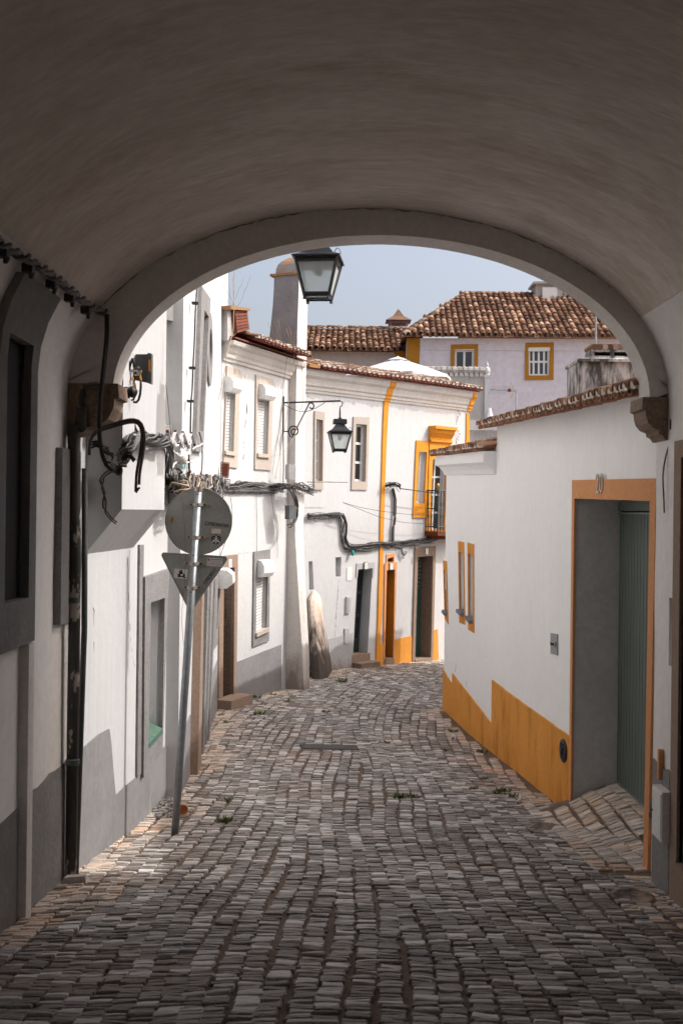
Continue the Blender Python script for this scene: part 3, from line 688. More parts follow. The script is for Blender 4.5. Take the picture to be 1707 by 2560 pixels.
mb = MB(); mb.prism([F1b.pt(s_c, z, o) for o, z in ((0, -.97), (.17, -.97), (.27, -1.05), (.28, -1.19), (.18, -1.27), (0, -1.27))], F1b.U*.75); mb.build('shutter_case', pvc, H1)
# ---------------------------------------------------------------- second house with roller shutters
F2 = Facade(gp((591.6, 1756)), gp((701.4, 1725)))
H2 = thing('shuttered_house', 'white two storey house with roller shutters and a tall chimney stack behind the road sign', 'house', (F2.P0.x, F2.P0.y, -3.5))
e0 = F2.sz(zC(885, 858), .52); e1 = F2.sz(zC(1440, 1062), .52); zev = (e0[1]+e1[1])/2
sL = F2.sz((548, 1500))[0]; sA = F2.sz((717, 1480))[0]
g_o = Q(F2, zD, (942, 745), (1092, 722), (1080, 1575), (930, 1632)); g_i = Q(F2, zD, (965, 870), (1072, 850), (1058, 1462), (957, 1512))
u1_o = Q(F2, zC, (690, 1175), (812, 1212), (790, 2130), (655, 2112)); u1_i = Q(F2, zC, (690, 1410), (767, 1432), (750, 1990), (668, 1975))
u2_o = Q(F2, zC, (962, 1255), (1120, 1300), (1103, 2150), (950, 2140)); u2_i = Q(F2, zC, (978, 1470), (1084, 1492), (1068, 2010), (972, 2000))
dr_o = down(Q(F2, zD, (612, 785), (781, 768), (766, 2075), (600, 2150))); dr_i = down(Q(F2, zD, (650, 905), (749, 888), (741, 2080), (640, 2090)), .26)
wallmesh(F2, [(sL, -3.9), (sA+.35, -3.9), (sA+.35, zev-.1), (sL, zev-.1)], [(g_i, .14), (u1_i, .14), (u2_i, .14), (dr_i, .006)], 3.0, white_w, 'wall', H2)
for o_, i_, m_ in ((g_o, g_i, grey_s), (u1_o, u1_i, granite_p), (u2_o, u2_i, granite_p)): surround(F2, o_, i_, m_, H2, o1=.03)
surround(F2, dr_o, dr_i, granite, H2, 'door_surround', o1=.05)
reveal(F2, dr_i, 0.0, -.48, granite_d, 'door_reveal', H2, sides=(0, 1, 3)); slab(F2, dr_i, -.50, -.46, green_d, 'door', H2)
def bx(c, a, b): return (F2.sz(c(*a)), F2.sz(c(*b)))
shutter(F2, g_i, H2, 22, .07, ((g_i[0][0]+.02, g_i[0][1]+.10), (g_i[1][0]-.02, g_i[0][1]-.22)), .24)
shutter(F2, u1_i, H2, 20, .07, ((u1_i[0][0]-.05, u1_i[0][1]+.26), (u1_i[1][0]-.02, u1_i[0][1]-.02)), .24)
shutter(F2, u2_i, H2, 20, .07, ((u2_i[0][0]+.02, u2_i[0][1]+.26), (u2_i[1][0]-.0, u2_i[0][1]-.02)), .24)
for qq in (g_i, u1_i, u2_i): slab(F2, [(qq[3][0]-.03, qq[3][1]+.02), (qq[2][0]+.03, qq[2][1]+.02), (qq[2][0]+.03, qq[2][1]-.05), (qq[3][0]-.03, qq[3][1]-.05)], -.1, .07, granite_p, 'sill', H2)
slab(F2, down(Q(F2, zD, (772, 1778), (1203, 1610), (1202, 2035), (790, 2150))), -.02, .015, grey_p, 'plinth', H2)
st0 = F2.sz(zD(645, 2200)); st1 = F2.sz(zD(785, 2150))
mb = MB(); zt_ = F2.sz(zD(700, 2085))[1]; mb.prism([F2.pt(st0[0]-.25, zt_, o) if k == 0 else F2.pt(st0[0]-.25, -3.9, o) for k, o in ((0, .0), (0, .34), (1, .34), (1, .0))], F2.U*(st1[0]-st0[0]+.22)); mb.build('door_step', granite, H2)
corn = [(0, -.42), (.035, -.42), (.045, -.36), (.075, -.34), (.085, -.27), (.12, -.22), (.14, -.13), (.21, -.09), (.23, -.03), (.23, 0), (0, 0)]
corn = [(o, z*.8) for o, z in corn]
profile_run(F2, sL, zev-.09, sA+.3, zev-.09, corn, cornw, 'cornice', H2)
inw2 = (-F2.n.x, -F2.n.y)
P0 = F2.pt(sL+.55, zev, .52); P1 = F2.pt(sA-.02, zev, .52)
tiles(H2, P0, P1, inw2, math.radians(15), 8, .15, m=tile_old, m_ch=tile_r, limit=290, fill=tile_w)
mb = MB(); mb.prism([F2.pt(sL, zev-.07, .26), F2.pt(sA+.3, zev-.07, .26), F2.pt(sA+.3, zev-.07+.75, -2.9), F2.pt(sL, zev-.07+.75, -2.9)], Vector((0, 0, .03))); mb.build('roof_deck', tile_r, H2)
# steep red tiled upstand at the junction with the tall house
rq = Q(F2, zC, (762, 655), (884, 655), (905, 838), (782, 875), off=.2); par = slab(F2, rq, -.25, .2, tile_r, 'tiled_upstand', H2)
for k in range(7): slab(F2, sub(rq, .02, .96, k/7, (k+.8)/7), .2, .225, tile_r, 'hung_tile', par)
lq = Q(F2, zC, (705, 612), (892, 640), (892, 662), (705, 648), off=.2); slab(F2, lq, -.3, .26, lichen, 'ledge', H2)
lq = Q(F2, zC, (705, 648), (765, 655), (785, 880), (705, 940), off=.15); slab(F2, lq, -.3, .15, cement, 'parapet_end', H2)
# chimney stack standing proud of the facade
rowsS = [(1724, 763, 776), (1640, 757, 773), (1540, 750, 768), (1440, 744, 763), (1341, 738, 758), (1250, 738, 760), (1100, 739, 762), (1000, 740, 763), (900, 742, 766), (860, 743, 767)]
mb = MB(); prev = None; ringsS = []
for y, ex, rx in rowsS:
    z = F2.sz((ex, y), .15)[1]
    o = solve(lambda t: project(F2.pt(sA, z, t))[0], ex, -.4, 1.4); s2 = solve(lambda t: project(F2.pt(t, z, o))[0], rx, sA, sA+2)
    ringsS.append((z, o, s2))
ringsS[0] = (-3.9,)+ringsS[0][1:]
vs = []
for z, o, s2 in ringsS: vs += [F2.pt(sA, z, -.3), F2.pt(sA, z, o), F2.pt(s2, z, o), F2.pt(s2, z, -.3)]
fs = [(4*i+k, 4*i+(k+1) % 4, 4*i+4+(k+1) % 4, 4*i+4+k) for i in range(len(ringsS)-1) for k in range(4)]
mb.add(vs, fs); stk = mb.build('stack', but_m, H2, fix=False)
chrows = [(865, 672, 743, 767), (835, 674, 743, 767), (800, 678, 744, 768), (760, 682, 745.5, 769), (720, 684.5, 747, 770), (688, 685.5, 747.5, 770)]
vs = []; lst = []
for y, lx, ex, rx in chrows:
    z = F2.sz((ex, y), .15)[1]
    o = solve(lambda t: project(F2.pt(sA, z, t))[0], ex, -.4, 1.4); ol = solve(lambda t: project(F2.pt(sA, z, t))[0], lx, -2.4, 1.4); s2 = solve(lambda t: project(F2.pt(t, z, o))[0], rx, sA, sA+2)
    vs += [F2.pt(sA, z, ol), F2.pt(sA, z, o), F2.pt(s2, z, o), F2.pt(s2, z, ol)]; lst.append((z, ol, o, s2))
mb = MB(); mb.add(vs, [(4*i+k, 4*i+(k+1) % 4, 4*i+4+(k+1) % 4, 4*i+4+k) for i in range(len(chrows)-1) for k in range(4)]+[(0, 1, 2, 3), tuple(len(vs)-4+k for k in range(4))])
chm = mb.build('chimney', stain_w, H2, fix=False)
chm.data.materials.clear(); chm.data.materials.append(chim_shade); chm.data.materials.append(white_w)
for i, p in enumerate(chm.data.polygons): p.material_index = 1 if (i < 20 and i % 4 == 1) else 0  # sunlit side coloured white, faces in shade coloured grey
z, ol, o, s2 = lst[-1]
mb = MB(); mb.prism([F2.pt(sA-.05, z, ol-.07), F2.pt(sA-.05, z, o+.05), F2.pt(s2+.05, z, o+.05), F2.pt(s2+.05, z, ol-.07)], Vector((0, 0, .045))); mb.build('chimney_ledge', lichen, chm)
mb = MB(); cc = (F2.pt(sA, z+.045, ol)+F2.pt(s2, z+.045, o))/2; prf = [(1, 0), (.97, .1), (.86, .19), (.66, .255), (.42, .30), (.22, .325), (.12, .33)]
ax1 = F2.N*((o-ol)/2*.92); ax2 = F2.U*((s2-sA)/2*.92)
for r_, dz in prf: mb.v += [tuple(cc+ax1*(a*r_)+ax2*(b*max(r_, .3))+Vector((0, 0, dz))) for a, b in ((-1, -1), (1, -1), (1, 1), (-1, 1))]; mb.t += [0]*4
mb.f = [(4*i+k, 4*i+(k+1) % 4, 4*i+4+(k+1) % 4, 4*i+4+k) for i in range(len(prf)-1) for k in range(4)]+[tuple(4*len(prf)-4+k for k in range(4))]
mb.build('chimney_cap', mat('lichened_cap', (.30, .29, .28), (.2, .19, .18), scale=5, bump=.7, dirt=(.50, .20, .03), dirt_scale=5, dirt_lo=.52, dirt_hi=.58, dstretch=(1, 1, 1)), chm, fix=False)
# ---------------------------------------------------------------- third house, yellow bands
F3 = Facade(gp((826, 1679)), gp((1081, 1650)))
H3 = thing('white_house', 'long white house facing up the street with an ochre vertical band and ochre balcony window', 'house', (F3.P0.x+1, F3.P0.y+1, -3.6))
e0 = F3.sz(zE(225, 322), .40); e1 = F3.sz(zG(430, 815), .40); ze3 = (e0[1]+e1[1])/2
s3L = F3.sz((742, 1500))[0]; s3R = F3.sz((1171, 1040))[0]
w1o = Q(F3, zE, (168, 848), (259, 863), (243, 1588), (163, 1580)); w1i = Q(F3, zE, (183, 925), (244, 936), (238, 1505), (178, 1500))
w2o = Q(F3, zE, (530, 903), (678, 908), (656, 1585), (510, 1583)); w2i = Q(F3, zE, (553, 970), (652, 978), (640, 1510), (538, 1503))
w3o = Q(F3, zE, (1115, 1123), (1236, 1132), (1203, 1845), (1083, 1845)); w3i = Q(F3, zE, (1139, 1230), (1213, 1233), (1188, 1712), (1114, 1708))
n1q = Q(F3, zF, (118, 575), (153, 570), (168, 835), (123, 840)); n2q = Q(F3, zF, (368, 537), (422, 530), (418, 715), (370, 716))
dA_i = Q(F3, zF, (575, 648), (710, 635), (655, 1580), (521, 1440)); dA_o = Q(F3, zF, (560, 592), (731, 578), (722, 720), (556, 722))
dA_i = [dA_i[0], dA_i[1], (dA_i[2][0], -3.7), (dA_i[3][0], -3.7)]
vt_o = Q(F3, zF, (838, 507), (915, 500), (912, 585), (836, 588)); vt_i = Q(F3, zF, (850, 545), (904, 533), (902, 577), (849, 581))
dB_o = down(Q(F3, zF, (822, 590), (933, 578), (905, 1535), (806, 1545))); dB_i = down(Q(F3, zF, (838, 656), (914, 648), (897, 1500), (818, 1510)), .26)
dC_o = down(Q(F3, zF, (1102, 440), (1294, 430), (1266, 1495), (1073, 1520))); dC_i = down(Q(F3, zF, (1126, 530), (1268, 521), (1246, 1490), (1098, 1510)), .26)
bw_i = Q(F3, zE, (1262, 1300), (1400, 1300), (1370, 1965), (1235, 1962))
wallmesh(F3, [(s3L, -3.9), (s3R, -3.9), (s3R, ze3-.1), (s3L, ze3-.1)], [(w1i, .006), (w2i, .006), (w3i, .14), (n1q, .14), (n2q, .16), (dA_i, .006), (vt_i, .006), (dB_i, .006), (dC_i, .006), (bw_i, .2)], 3.2, white3, 'wall', H3)
for o_, i_, m_ in ((w1o, w1i, granite_p), (w2o, w2i, granite_p), (w3o, w3i, ochre_b)): surround(F3, o_, i_, m_, H3, o1=.03)
for q_, r_, c_ in ((w1i, 3, 1), (w2i, 3, 1), (w3i, 1, 3)): window(F3, q_, .12, H3, r_, c_, bar=.05)
reveal(F3, w1i, 0, -.15, granite_p, 'window_reveal', H3); reveal(F3, w2i, 0, -.15, granite_p, 'window_reveal', H3)
slab(F3, n1q, -.14, -.12, reveal_g, 'niche_board', H3); slab(F3, n2q, -.16, -.14, pvc_g, 'niche_board', H3)
slab(F3, dA_o[:2]+[(dA_i[1][0]+.0, dA_o[2][1]), dA_i[1], dA_i[0], (dA_i[0][0], dA_o[3][1]), dA_o[3]] if False else [dA_o[0], dA_o[1], dA_i[1], dA_i[0]], -.01, .02, grey_l, 'door_lintel', H3)
slab(F3, [dA_i[1], dA_o[1], dA_o[2], (dA_i[1][0]-.01, dA_o[2][1])], -.01, .019, grey_l, 'door_jamb', H3); slab(F3, [dA_o[0], dA_i[0], (dA_i[0][0]-.02, dA_o[3][1]), dA_o[3]], -.01, .019, grey_l, 'door_jamb', H3)
reveal(F3, dA_i, 0.005, -.43, grey_l, 'door_reveal', H3, (0, 1, 3))
zstA = F3.sz(zF(565, 1440))[1]; qd = [(dA_i[0][0], dA_i[0][1]), (dA_i[1][0], dA_i[1][1]), (dA_i[2][0], zstA), (dA_i[3][0], zstA)]
fr = slab(F3, qd, -.33, -.27, green_d, 'door', H3, [sub(qd, .12, .44, .05, .27), sub(qd, .56, .9, .05, .27), sub(qd, .12, .44, .31, .55), sub(qd, .56, .9, .31, .55), sub(qd, .12, .44, .59, .84), sub(qd, .56, .9, .59, .84)])
for hq in (sub(qd, .12, .44, .05, .84), sub(qd, .56, .9, .05, .84)): slab(F3, hq, -.305, -.30, glass, 'pane', fr)
mb = MB(); mb.prism([F3.pt(dA_i[3][0], zstA, -.4), F3.pt(dA_i[2][0]+.1, zstA, -.4), F3.pt(dA_i[2][0]+.1, zstA, .02), F3.pt(dA_i[3][0], zstA, .02)], Vector((0, 0, -.6))); mb.build('door_step', granite, H3)
mb = MB(); mb.prism([F3.pt(dA_i[3][0]-.0, zstA-.17, .0), F3.pt(dA_i[2][0]+.15, zstA-.17, .0), F3.pt(dA_i[2][0]+.15, zstA-.17, .30), F3.pt(dA_i[3][0], zstA-.17, .30)], Vector((0, 0, -.4))); mb.build('door_step', granite_d, H3)
reveal(F3, vt_i, .005, -.2, ochre_d, 'vent_reveal', H3); slab(F3, vt_i, -.2, -.18, ochre_d, 'vent_board', H3)
surround(F3, vt_o, vt_i, salmon, H3, 'vent_surround', .02); surround(F3, dB_o, dB_i, salmon, H3, 'door_surround', .03); surround(F3, dC_o, dC_i, granite, H3, 'door_surround', .035)
reveal(F3, dB_i, .005, -.38, ochre_d, 'door_reveal', H3, (0, 1, 3)); slab(F3, dB_i, -.40, -.36, ochre_d, 'door', H3)
reveal(F3, dC_i, .005, -.34, granite_d, 'door_reveal', H3, (0, 1, 3))
top = sub(dC_i, .12, .9, .03, .27); drC = slab(F3, dC_i, -.38, -.33, green_l, 'door', H3, [top])
slab(F3, top, -.46, -.455, black, 'pane', drC)
gr = MB()
for k in range(5):
    for j in range(7):
        c0 = Vector(bil(top, (k+.5)/5, (j+.5)/7)); gr.tube([F3.pt(c0.x+.055*math.cos(t), c0.y+.055*math.sin(t), -.34) for t in [i*math.pi/4 for i in range(9)]], .008, 4)
gr.build('grille', pvc_g, drC)
slab(F3, sub(dC_i, .2, .85, .34, .70), -.33, -.315, green_l, 'panel', drC); slab(F3, sub(dC_i, .2, .85, .74, .93), -.33, -.315, green_l, 'panel', drC)
for q_, zz in ((dB_i, F3.sz(zF(860, 1476))[1]), (dC_i, F3.sz(zF(1180, 1478))[1])):
    mb = MB(); mb.prism([F3.pt(q_[3][0], zz, -.45), F3.pt(q_[2][0], zz, -.45), F3.pt(q_[2][0], zz, .06), F3.pt(q_[3][0], zz, .06)], Vector((0, 0, -.4))); mb.build('door_step', granite, H3)
# painted bands and plinths
bandt = [zE(820, 700), zE(862, 705)]
band = F3.q([zE(820, 668), zE(866, 678), zE(828, 1250), zE(806, 2050), zF(803, 1190), zF(779, 1340), zF(735, 1590), zF(733, 1555), zF(762, 1000), zF(770, 420), zE(792, 1450)])
bl = F3.q([zE(820, 640), zE(808, 900), zE(792, 1450), zE(777, 1900), zF(772, 600), zF(757, 1100), zF(733, 1555)]); br_ = F3.q([zE(866, 640), zE(850, 900), zE(832, 1250), zE(812, 1900), zF(803, 600), zF(795, 1000), zF(778, 1340)])
bl[-1] = (bl[-1][0], bl[-1][1]-.25)
slab(F3, bl+[(br_[-1][0], bl[-1][1])]+br_[::-1], -.01, .03, ochre_b, 'corner_band', H3)
bb = F3.q([zF(778, 1340), zF(806, 1340), zF(806, 1555), zF(776, 1560)]); bb[0] = (br_[-1][0]+.004, bb[0][1]); slab(F3, down([bb[0], bb[1], bb[2], (bb[0][0], bb[3][1])]), -.01, .026, ochre, 'plinth', H3)
pq = Q(F3, zF, (919, 1303), (1079, 1265), (1074, 1515), (906, 1535)); slab(F3, down(pq), -.01, .018, ochre, 'plinth', H3)
pq = Q(F3, zF, (1274, 1215), (1316, 1205), (1329, 1485), (1268, 1495)); slab(F3, down(pq), -.01, .018, ochre, 'plinth', H3)
pq = Q(F3, zF, (1327, 1150), (1345, 1150), (1345, 1485), (1327, 1490)); 
pq = Q(F3, zF, (60, 1335), (285, 1300), (527, 1238), (521, 1600), (60, 1640)); slab(F3, down(pq, .25, (3, 4)), -.01, .014, grey_l, 'plinth', H3)
# cornice, eave
corn3 = [(0, -.55), (.03, -.55), (.035, -.49), (.06, -.47), (.065, -.40), (.10, -.36), (.11, -.28), (.13, -.20), (.20, -.13), (.22, -.06), (.22, 0), (0, 0)]
sb = F3.sz(zE(842, 640))[0]; corn3 = [(o, z*.8) for o, z in corn3]
profile_run(F3, s3L, ze3-.09, sb-.09, ze3-.09, corn3, cornw, 'cornice', H3); profile_run(F3, sb+.09, ze3-.09, s3R+.02, ze3-.09, corn3, cornw, 'cornice', H3)
corn3b = [(o+(.012 if o else 0), z) for o, z in corn3]; profile_run(F3, sb-.09, ze3-.09, sb+.09, ze3-.09, corn3b, ochre_b, 'cornice_band', H3)
profile_run(F3, s3R-.10, ze3-.089, s3R+.05, ze3-.089, [(o+(.02 if o else 0), z) for o, z in corn3], ochre_b, 'cornice_band', H3)
slab(F3, [(s3R-.11, ze3-.6), (s3R+.015, ze3-.6), (s3R+.015, -3.8), (s3R-.11, -3.8)], -.01, .025, ochre_b, 'corner_band', H3)
inw3 = (-F3.n.x, -F3.n.y); sT = F3.sz(zE(232, 322), .33)[0]
tiles(H3, F3.pt(sT, ze3, .40), F3.pt(s3R+.12, ze3, .40), inw3, math.radians(13), 7, .15, m=tile_old, m_ch=tile_r, limit=290, fill=tile_w)
mb = MB(); mb.prism([F3.pt(s3L, ze3-.07, .27), F3.pt(s3R+.1, ze3-.07, .27), F3.pt(s3R+.1, ze3+.5, -2.3), F3.pt(s3L, ze3+.5, -2.3)], Vector((0, 0, .03))); mb.build('roof_deck', tile_r, H3)
mb = MB(); mb.prism([F3.pt(s3L, ze3-.04, .32), F3.pt(sT, ze3-.04, .32), F3.pt(sT, ze3+.3, -1), F3.pt(s3L, ze3+.3, -1)], Vector((0, 0, .07))); mb.build('eave_edge', lichen, H3)
# pedimented balcony window
pdz = F3.sz(zE(1240, 985), .1)[1]; pl_, prr = F3.sz(zE(1245, 1150))[0], F3.sz(zE(1405, 1150))[0]
fz = F3.sz(zE(1300, 1140))[1]
bw_o = [(pl_, fz), (prr, fz), (bw_i[2][0]+.12, bw_i[2][1]), (bw_i[3][0]-.10, bw_i[3][1]-.0)]
bw_o[0] = (bw_i[0][0]-.12, fz); bw_o[1] = (bw_i[1][0]+.12, fz); bw_o[2] = (bw_i[2][0]+.12, bw_i[2][1]-.02); bw_o[3] = (bw_i[3][0]-.12, bw_i[3][1]-.02)
surround(F3, bw_o, [bw_i[0], bw_i[1], (bw_i[2][0], bw_i[2][1]+.01), (bw_i[3][0], bw_i[3][1]+.01)], ochre_b, H3, o1=.05)
profile_run(F3, bw_o[0][0]+.0, pdz, bw_o[1][0]+.0, pdz, [(0, 0), (.24, 0), (.24, -.07), (.18, -.09), (.16, -.16), (.07, -.27), (.07, -.33), (.10, -.34), (.10, -.37), (.05, -.40), (.05, pdz and fz-pdz), (0, fz-pdz)], ochre_b, 'pediment', H3)
window(F3, bw_i, .15, H3, 4, 2, m=pvc_g)
bz = F3.sz(zE(1270, 1975), .3)[1]; b0_, b1_ = bw_o[3][0]-.02, bw_o[2][0]+.35
mb = MB(); mb.prism([F3.pt(b0_, bz, 0), F3.pt(b1_, bz, 0), F3.pt(b1_, bz, .42), F3.pt(b0_, bz, .42)], Vector((0, 0, -.10))); mb.prism([F3.pt(b0_+.08, bz-.1, 0), F3.pt(b1_, bz-.1, 0), F3.pt(b1_, bz-.1, .28), F3.pt(b0_+.08, bz-.1, .28)], Vector((0, 0, -.09)))
mb.build('balcony_slab', rust, H3)
bal = MB(); pts_r = [(b0_+.03, .0), (b0_+.03, .38), (b1_, .38)]
bal.tube([F3.pt(a, bz+.98, o) for a, o in pts_r], .018); bal.tube([F3.pt(a, bz+.12, o) for a, o in pts_r], .014); bal.tube([F3.pt(a, bz+.55, o) for a, o in pts_r], .012)
rl = bal.build('railing', green_d, H3)
for k in range(3): b_ = MB(); b_.lathe(F3.pt(b0_+.03, bz, .08+.1*k), [(.012, 0), (.012, .3), (.022, .36), (.012, .42), (.012, .6), (.02, .66), (.012, .72), (.012, .98)], 6); b_.build('baluster', green_d, rl)
for k in range(10): b_ = MB(); b_.lathe(F3.pt(b0_+.03+.11*k, bz, .38), [(.012, 0), (.012, .3), (.022, .36), (.012, .42), (.012, .6), (.02, .66), (.012, .72), (.012, .98)], 6); b_.build('baluster', green_d, rl)
b_ = MB(); b_.lathe(F3.pt(b0_+.03, bz+.98, .38), [(.02, 0), (.03, .03), (.045, .08), (.04, .13), (.012, .17)], 8); b_.build('knob', mat('brass', (.30, .2, .06), rough=.4, metal=.7, bump=0), rl)
# plain number plaques over the doors
for F_, p_, H_ in ((F3, zF(640, 612), H3), (F3, zF(875, 618), H3), (F3, zF(1205, 478), H3), (F2, zD(706, 850), H2)):
    s_, z_ = F_.sz(p_); slab(F_, [(s_-.06, z_+.085), (s_+.06, z_+.085), (s_+.06, z_-.085), (s_-.06, z_-.085)], .03, .052, grey_d, 'number_plaque', H_); slab(F_, [(s_-.05, z_+.073), (s_+.05, z_+.073), (s_+.05, z_-.073), (s_-.05, z_-.073)], .052, .055, tin, 'plaque_face', H_)
# small covers on the third house's wall
ac = slab(F3, Q(F3, zF, (462, 902), (505, 897), (497, 1050), (458, 1056)), -.005, .04, pvc_g, 'meter_cover', H3); slab(F3, sub(Q(F3, zF, (462, 902), (505, 897), (497, 1050), (458, 1056)), .18, .8, .08, .9), .04, .05, grey_l, 'cover_plate', ac)
slab(F3, Q(F3, zF, (473, 630), (520, 626), (515, 750), (470, 752)), -.005, .012, pvc, 'cover_plate', H3)
slab(F3, Q(F3, zF, (447, 1200), (487, 1195), (483, 1338), (445, 1340)), -.005, .03, grey_l, 'meter_cover', H3)
# leaning buttress at the start of the third house
F3b = Facade(gp((770, 1712)), gp((828, 1698)))
mb = MB(); rows_b = [(1477, 779, 797, 6), (1500, 770, 801, 10), (1560, 771, 807, 12), (1620, 775, 813, 14), (1680, 779, 819, 16), (1712, 779, 823, 16)]
ring = []
for i, (y, lx, rx, nn) in enumerate(rows_b):
    D = lerp(22.6, 21.5, i/(len(rows_b)-1)); L_ = at((lx, y), D); R_ = at((rx, y), D+.25); M_ = (L_+R_)/2+Vector((.0, -.14-.03*i, 0)); B_ = Vector((.1, 1.4, 0))
    ring.append([L_+B_, L_, L_*.6+M_*.4+Vector((0, -.05, 0)), M_, R_*.7+M_*.3+Vector((0, .0, 0)), R_, R_+B_])
ring[-1] = [v-Vector((0, 0, .3)) for v in ring[-1]]
mb.v = [tuple(v) for r in ring for v in r]; mb.t = [0]*len(mb.v); k7 = 7
mb.f = [(i*k7+j, i*k7+j+1, (i+1)*k7+j+1, (i+1)*k7+j) for i in range(len(ring)-1) for j in range(6)]+[tuple(range(7))]
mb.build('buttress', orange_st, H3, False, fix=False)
# ---------------------------------------------------------------- right hand house
R1 = Facade(gp((1430, 2031)), gp((1615, 2173))); R2 = Facade(gp((1232, 1880)), gp((1430, 2031))); R3 = Facade(gp((1108, 1776)), gp((1232, 1880)))
HR = thing('garage_house', 'low white house on the right with ochre plinth and green garage gate numbered 20', 'house', (2.6, 11, -2.9))
gi = [F3 and R1.sz(zG(960, 1384)), R1.sz(zG(1395, 1398)), R1.sz((1613.5, 2166)), R1.sz((1430.8, 2024))]
gi = [gi[0], (gi[1][0], gi[1][1]), (gi[2][0], -3.1), (gi[3][0], -3.4)]
go = [R1.sz(zG(947, 1279)), R1.sz(zG(1432, 1269)), (R1.sz((1624, 2175))[0], -3.1), (R1.sz((1426.5, 2030))[0], -3.4)]
zwL = R2.sz(zG(508, 972))[1]+.03; zwR = R1.sz(zG(1295, 788))[1]+.03; zwM = lerp(zwL, zwR, (14.2-10.5)/(14.2-7.8)); zw = min(zwL, zwR)
sN = (7.78-R1.P0.y)/R1.u.y
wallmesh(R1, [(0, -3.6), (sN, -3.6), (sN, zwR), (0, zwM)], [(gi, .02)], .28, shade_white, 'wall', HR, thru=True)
reveal(R1, gi, .004, -.46, reveal_g, 'garage_reveal', HR, (0, 1, 3))
surround(R1, go, gi, salmon, HR, 'garage_surround', .025, -.005)
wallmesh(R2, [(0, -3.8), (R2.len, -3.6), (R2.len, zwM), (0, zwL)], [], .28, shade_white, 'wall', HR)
# gate
gz0 = -2.66; gt = gi[0][1]; gy0, gy1 = gi[0][0]-.15, gi[1][0]+.3
gate = slab(R1, [(gy0, gt-.02), (gy1, gt-.02), (gy1, gt-.12), (gy0, gt-.12)], -.50, -.42, green_g, 'gate', HR)
slab(R1, [(gy0, gt-.135), (gy1, gt-.135), (gy1, gt-.150), (gy0, gt-.150)], -.46, -.415, galv, 'track', gate)
slab(R1, [(gy0, gt), (gy0+.20, gt), (gy0+.20, gz0), (gy0, gz0)], -.50, -.44, green_d, 'gate_frame', gate)
a = gy0+.19; 
while a < gy1:
    slab(R1, [(a, gt-.15), (a+.085, gt-.15), (a+.085, gz0), (a, gz0)], -.455, -.435, green_g, 'slat', gate); a += .098
slab(R1, [(gy0, gt), (gy1, gt), (gy1, -3), (gy0, -3)], -.52, -.505, black, 'backing', gate)
slab(R1, [(gy0, gz0), (gy1, gz0), (gy1, gz0-.03), (gy0, gz0-.03)], -.47, -.42, galv, 'sill_rail', gate)
text('20', steel_c, R1.pt(lerp(go[0][0], go[1][0], .43)-.08, (go[0][1]+gi[0][1])/2+.02, .028), R1.U, Vector((0, 0, 1)), .26, 'house_number', HR, .006)
b_ = MB()
# plinths
p1 = R2.q([zH(380, 1050), zH(490, 1135), zH(600, 1215), zH(700, 1285), zH(868, 1405)]); slab(R2, p1+[(R2.len, p1[-1][1]-.02), (R2.len, -3.4), (p1[0][0], -3.6)], -.01, .02, ochre, 'plinth', HR)
c1 = R1.sz(zH(872, 1408)); slab(R1, [(0, p1[-1][1]-.02), (go[3][0]-.0, p1[-1][1]-.02), (go[3][0], -3.4), (0, -3.4)], -.01, .02, ochre, 'plinth', HR)
p2 = R3.q([zH(65, 980), zH(98, 1030), zH(130, 1080), zH(131, 1010), zH(210, 1110), zH(300, 1225), zH(379, 1332)])
HF = thing('lower_house', 'white house at the bend with small ochre framed slit windows, under a sagging tiled eave', 'house', (2.2, 15.5, -3.3))
slab(R3, [(0, p2[0][1])]+p2[1:-1]+[(R3.len, p2[-1][1]), (R3.len, -3.8), (0, -3.8)], -.01, .02, ochre, 'plinth', HF)
s0o = Q(R3, zH, (70, 303), (92, 308), (103, 702), (80, 663)); s0i = Q(R3, zH, (76, 362), (89, 368), (98, 640), (83, 622))
s1o = Q(R3, zH, (165, 182), (200, 190), (207, 705), (172, 690)); s1i = Q(R3, zH, (170, 250), (196, 256), (203, 645), (174, 618))
s2o = Q(R3, zH, (223, 191), (263, 202), (264, 757), (228, 735)); s2i = Q(R3, zH, (230, 262), (257, 269), (258, 690), (230, 660))
zf = R3.sz((1100, 1150))[1]
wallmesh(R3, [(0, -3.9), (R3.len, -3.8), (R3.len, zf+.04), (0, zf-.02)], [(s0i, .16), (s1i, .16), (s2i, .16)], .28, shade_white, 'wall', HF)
for o_, i_ in ((s0o, s0i), (s1o, s1i), (s2o, s2i)):
    surround(R3, o_, i_, ochre, HF, o1=.012); slab(R3, i_, -.14, -.12, grey_l, 'shutter_board', HF)
    slab(R3, [(i_[3][0]-.0, i_[3][1]+.03), (i_[2][0], i_[2][1]+.03), (i_[2][0], i_[2][1]-.02), (i_[3][0], i_[3][1]-.02)], -.1, .07, grey_s, 'sill', HF)
corner_ = [R3.P0, Vector((4.7, 25.3)), Vector((7.5, 24.0)), Vector((5.5, 14.0)), R3.P0+R3.u*R3.len-R3.n*.3]
def prismz(L, z0, z1, m, name, parent):
    mb = MB(); mb.prism([Vector((p[0], p[1], z0)) for p in L], Vector((0, 0, z1-z0))); return mb.build(name, m, parent)
prismz([R3.P0+Vector((.02, .02))-R3.n*.0, Vector((3.72, 23.2)), Vector((5.0, 24.6)), Vector((7.5, 23.6)), Vector((6.5, 17.0)), R3.P0-R3.n*.27+R3.u*.0], -3.9, zf-.02, shade_white, 'wall', HF)
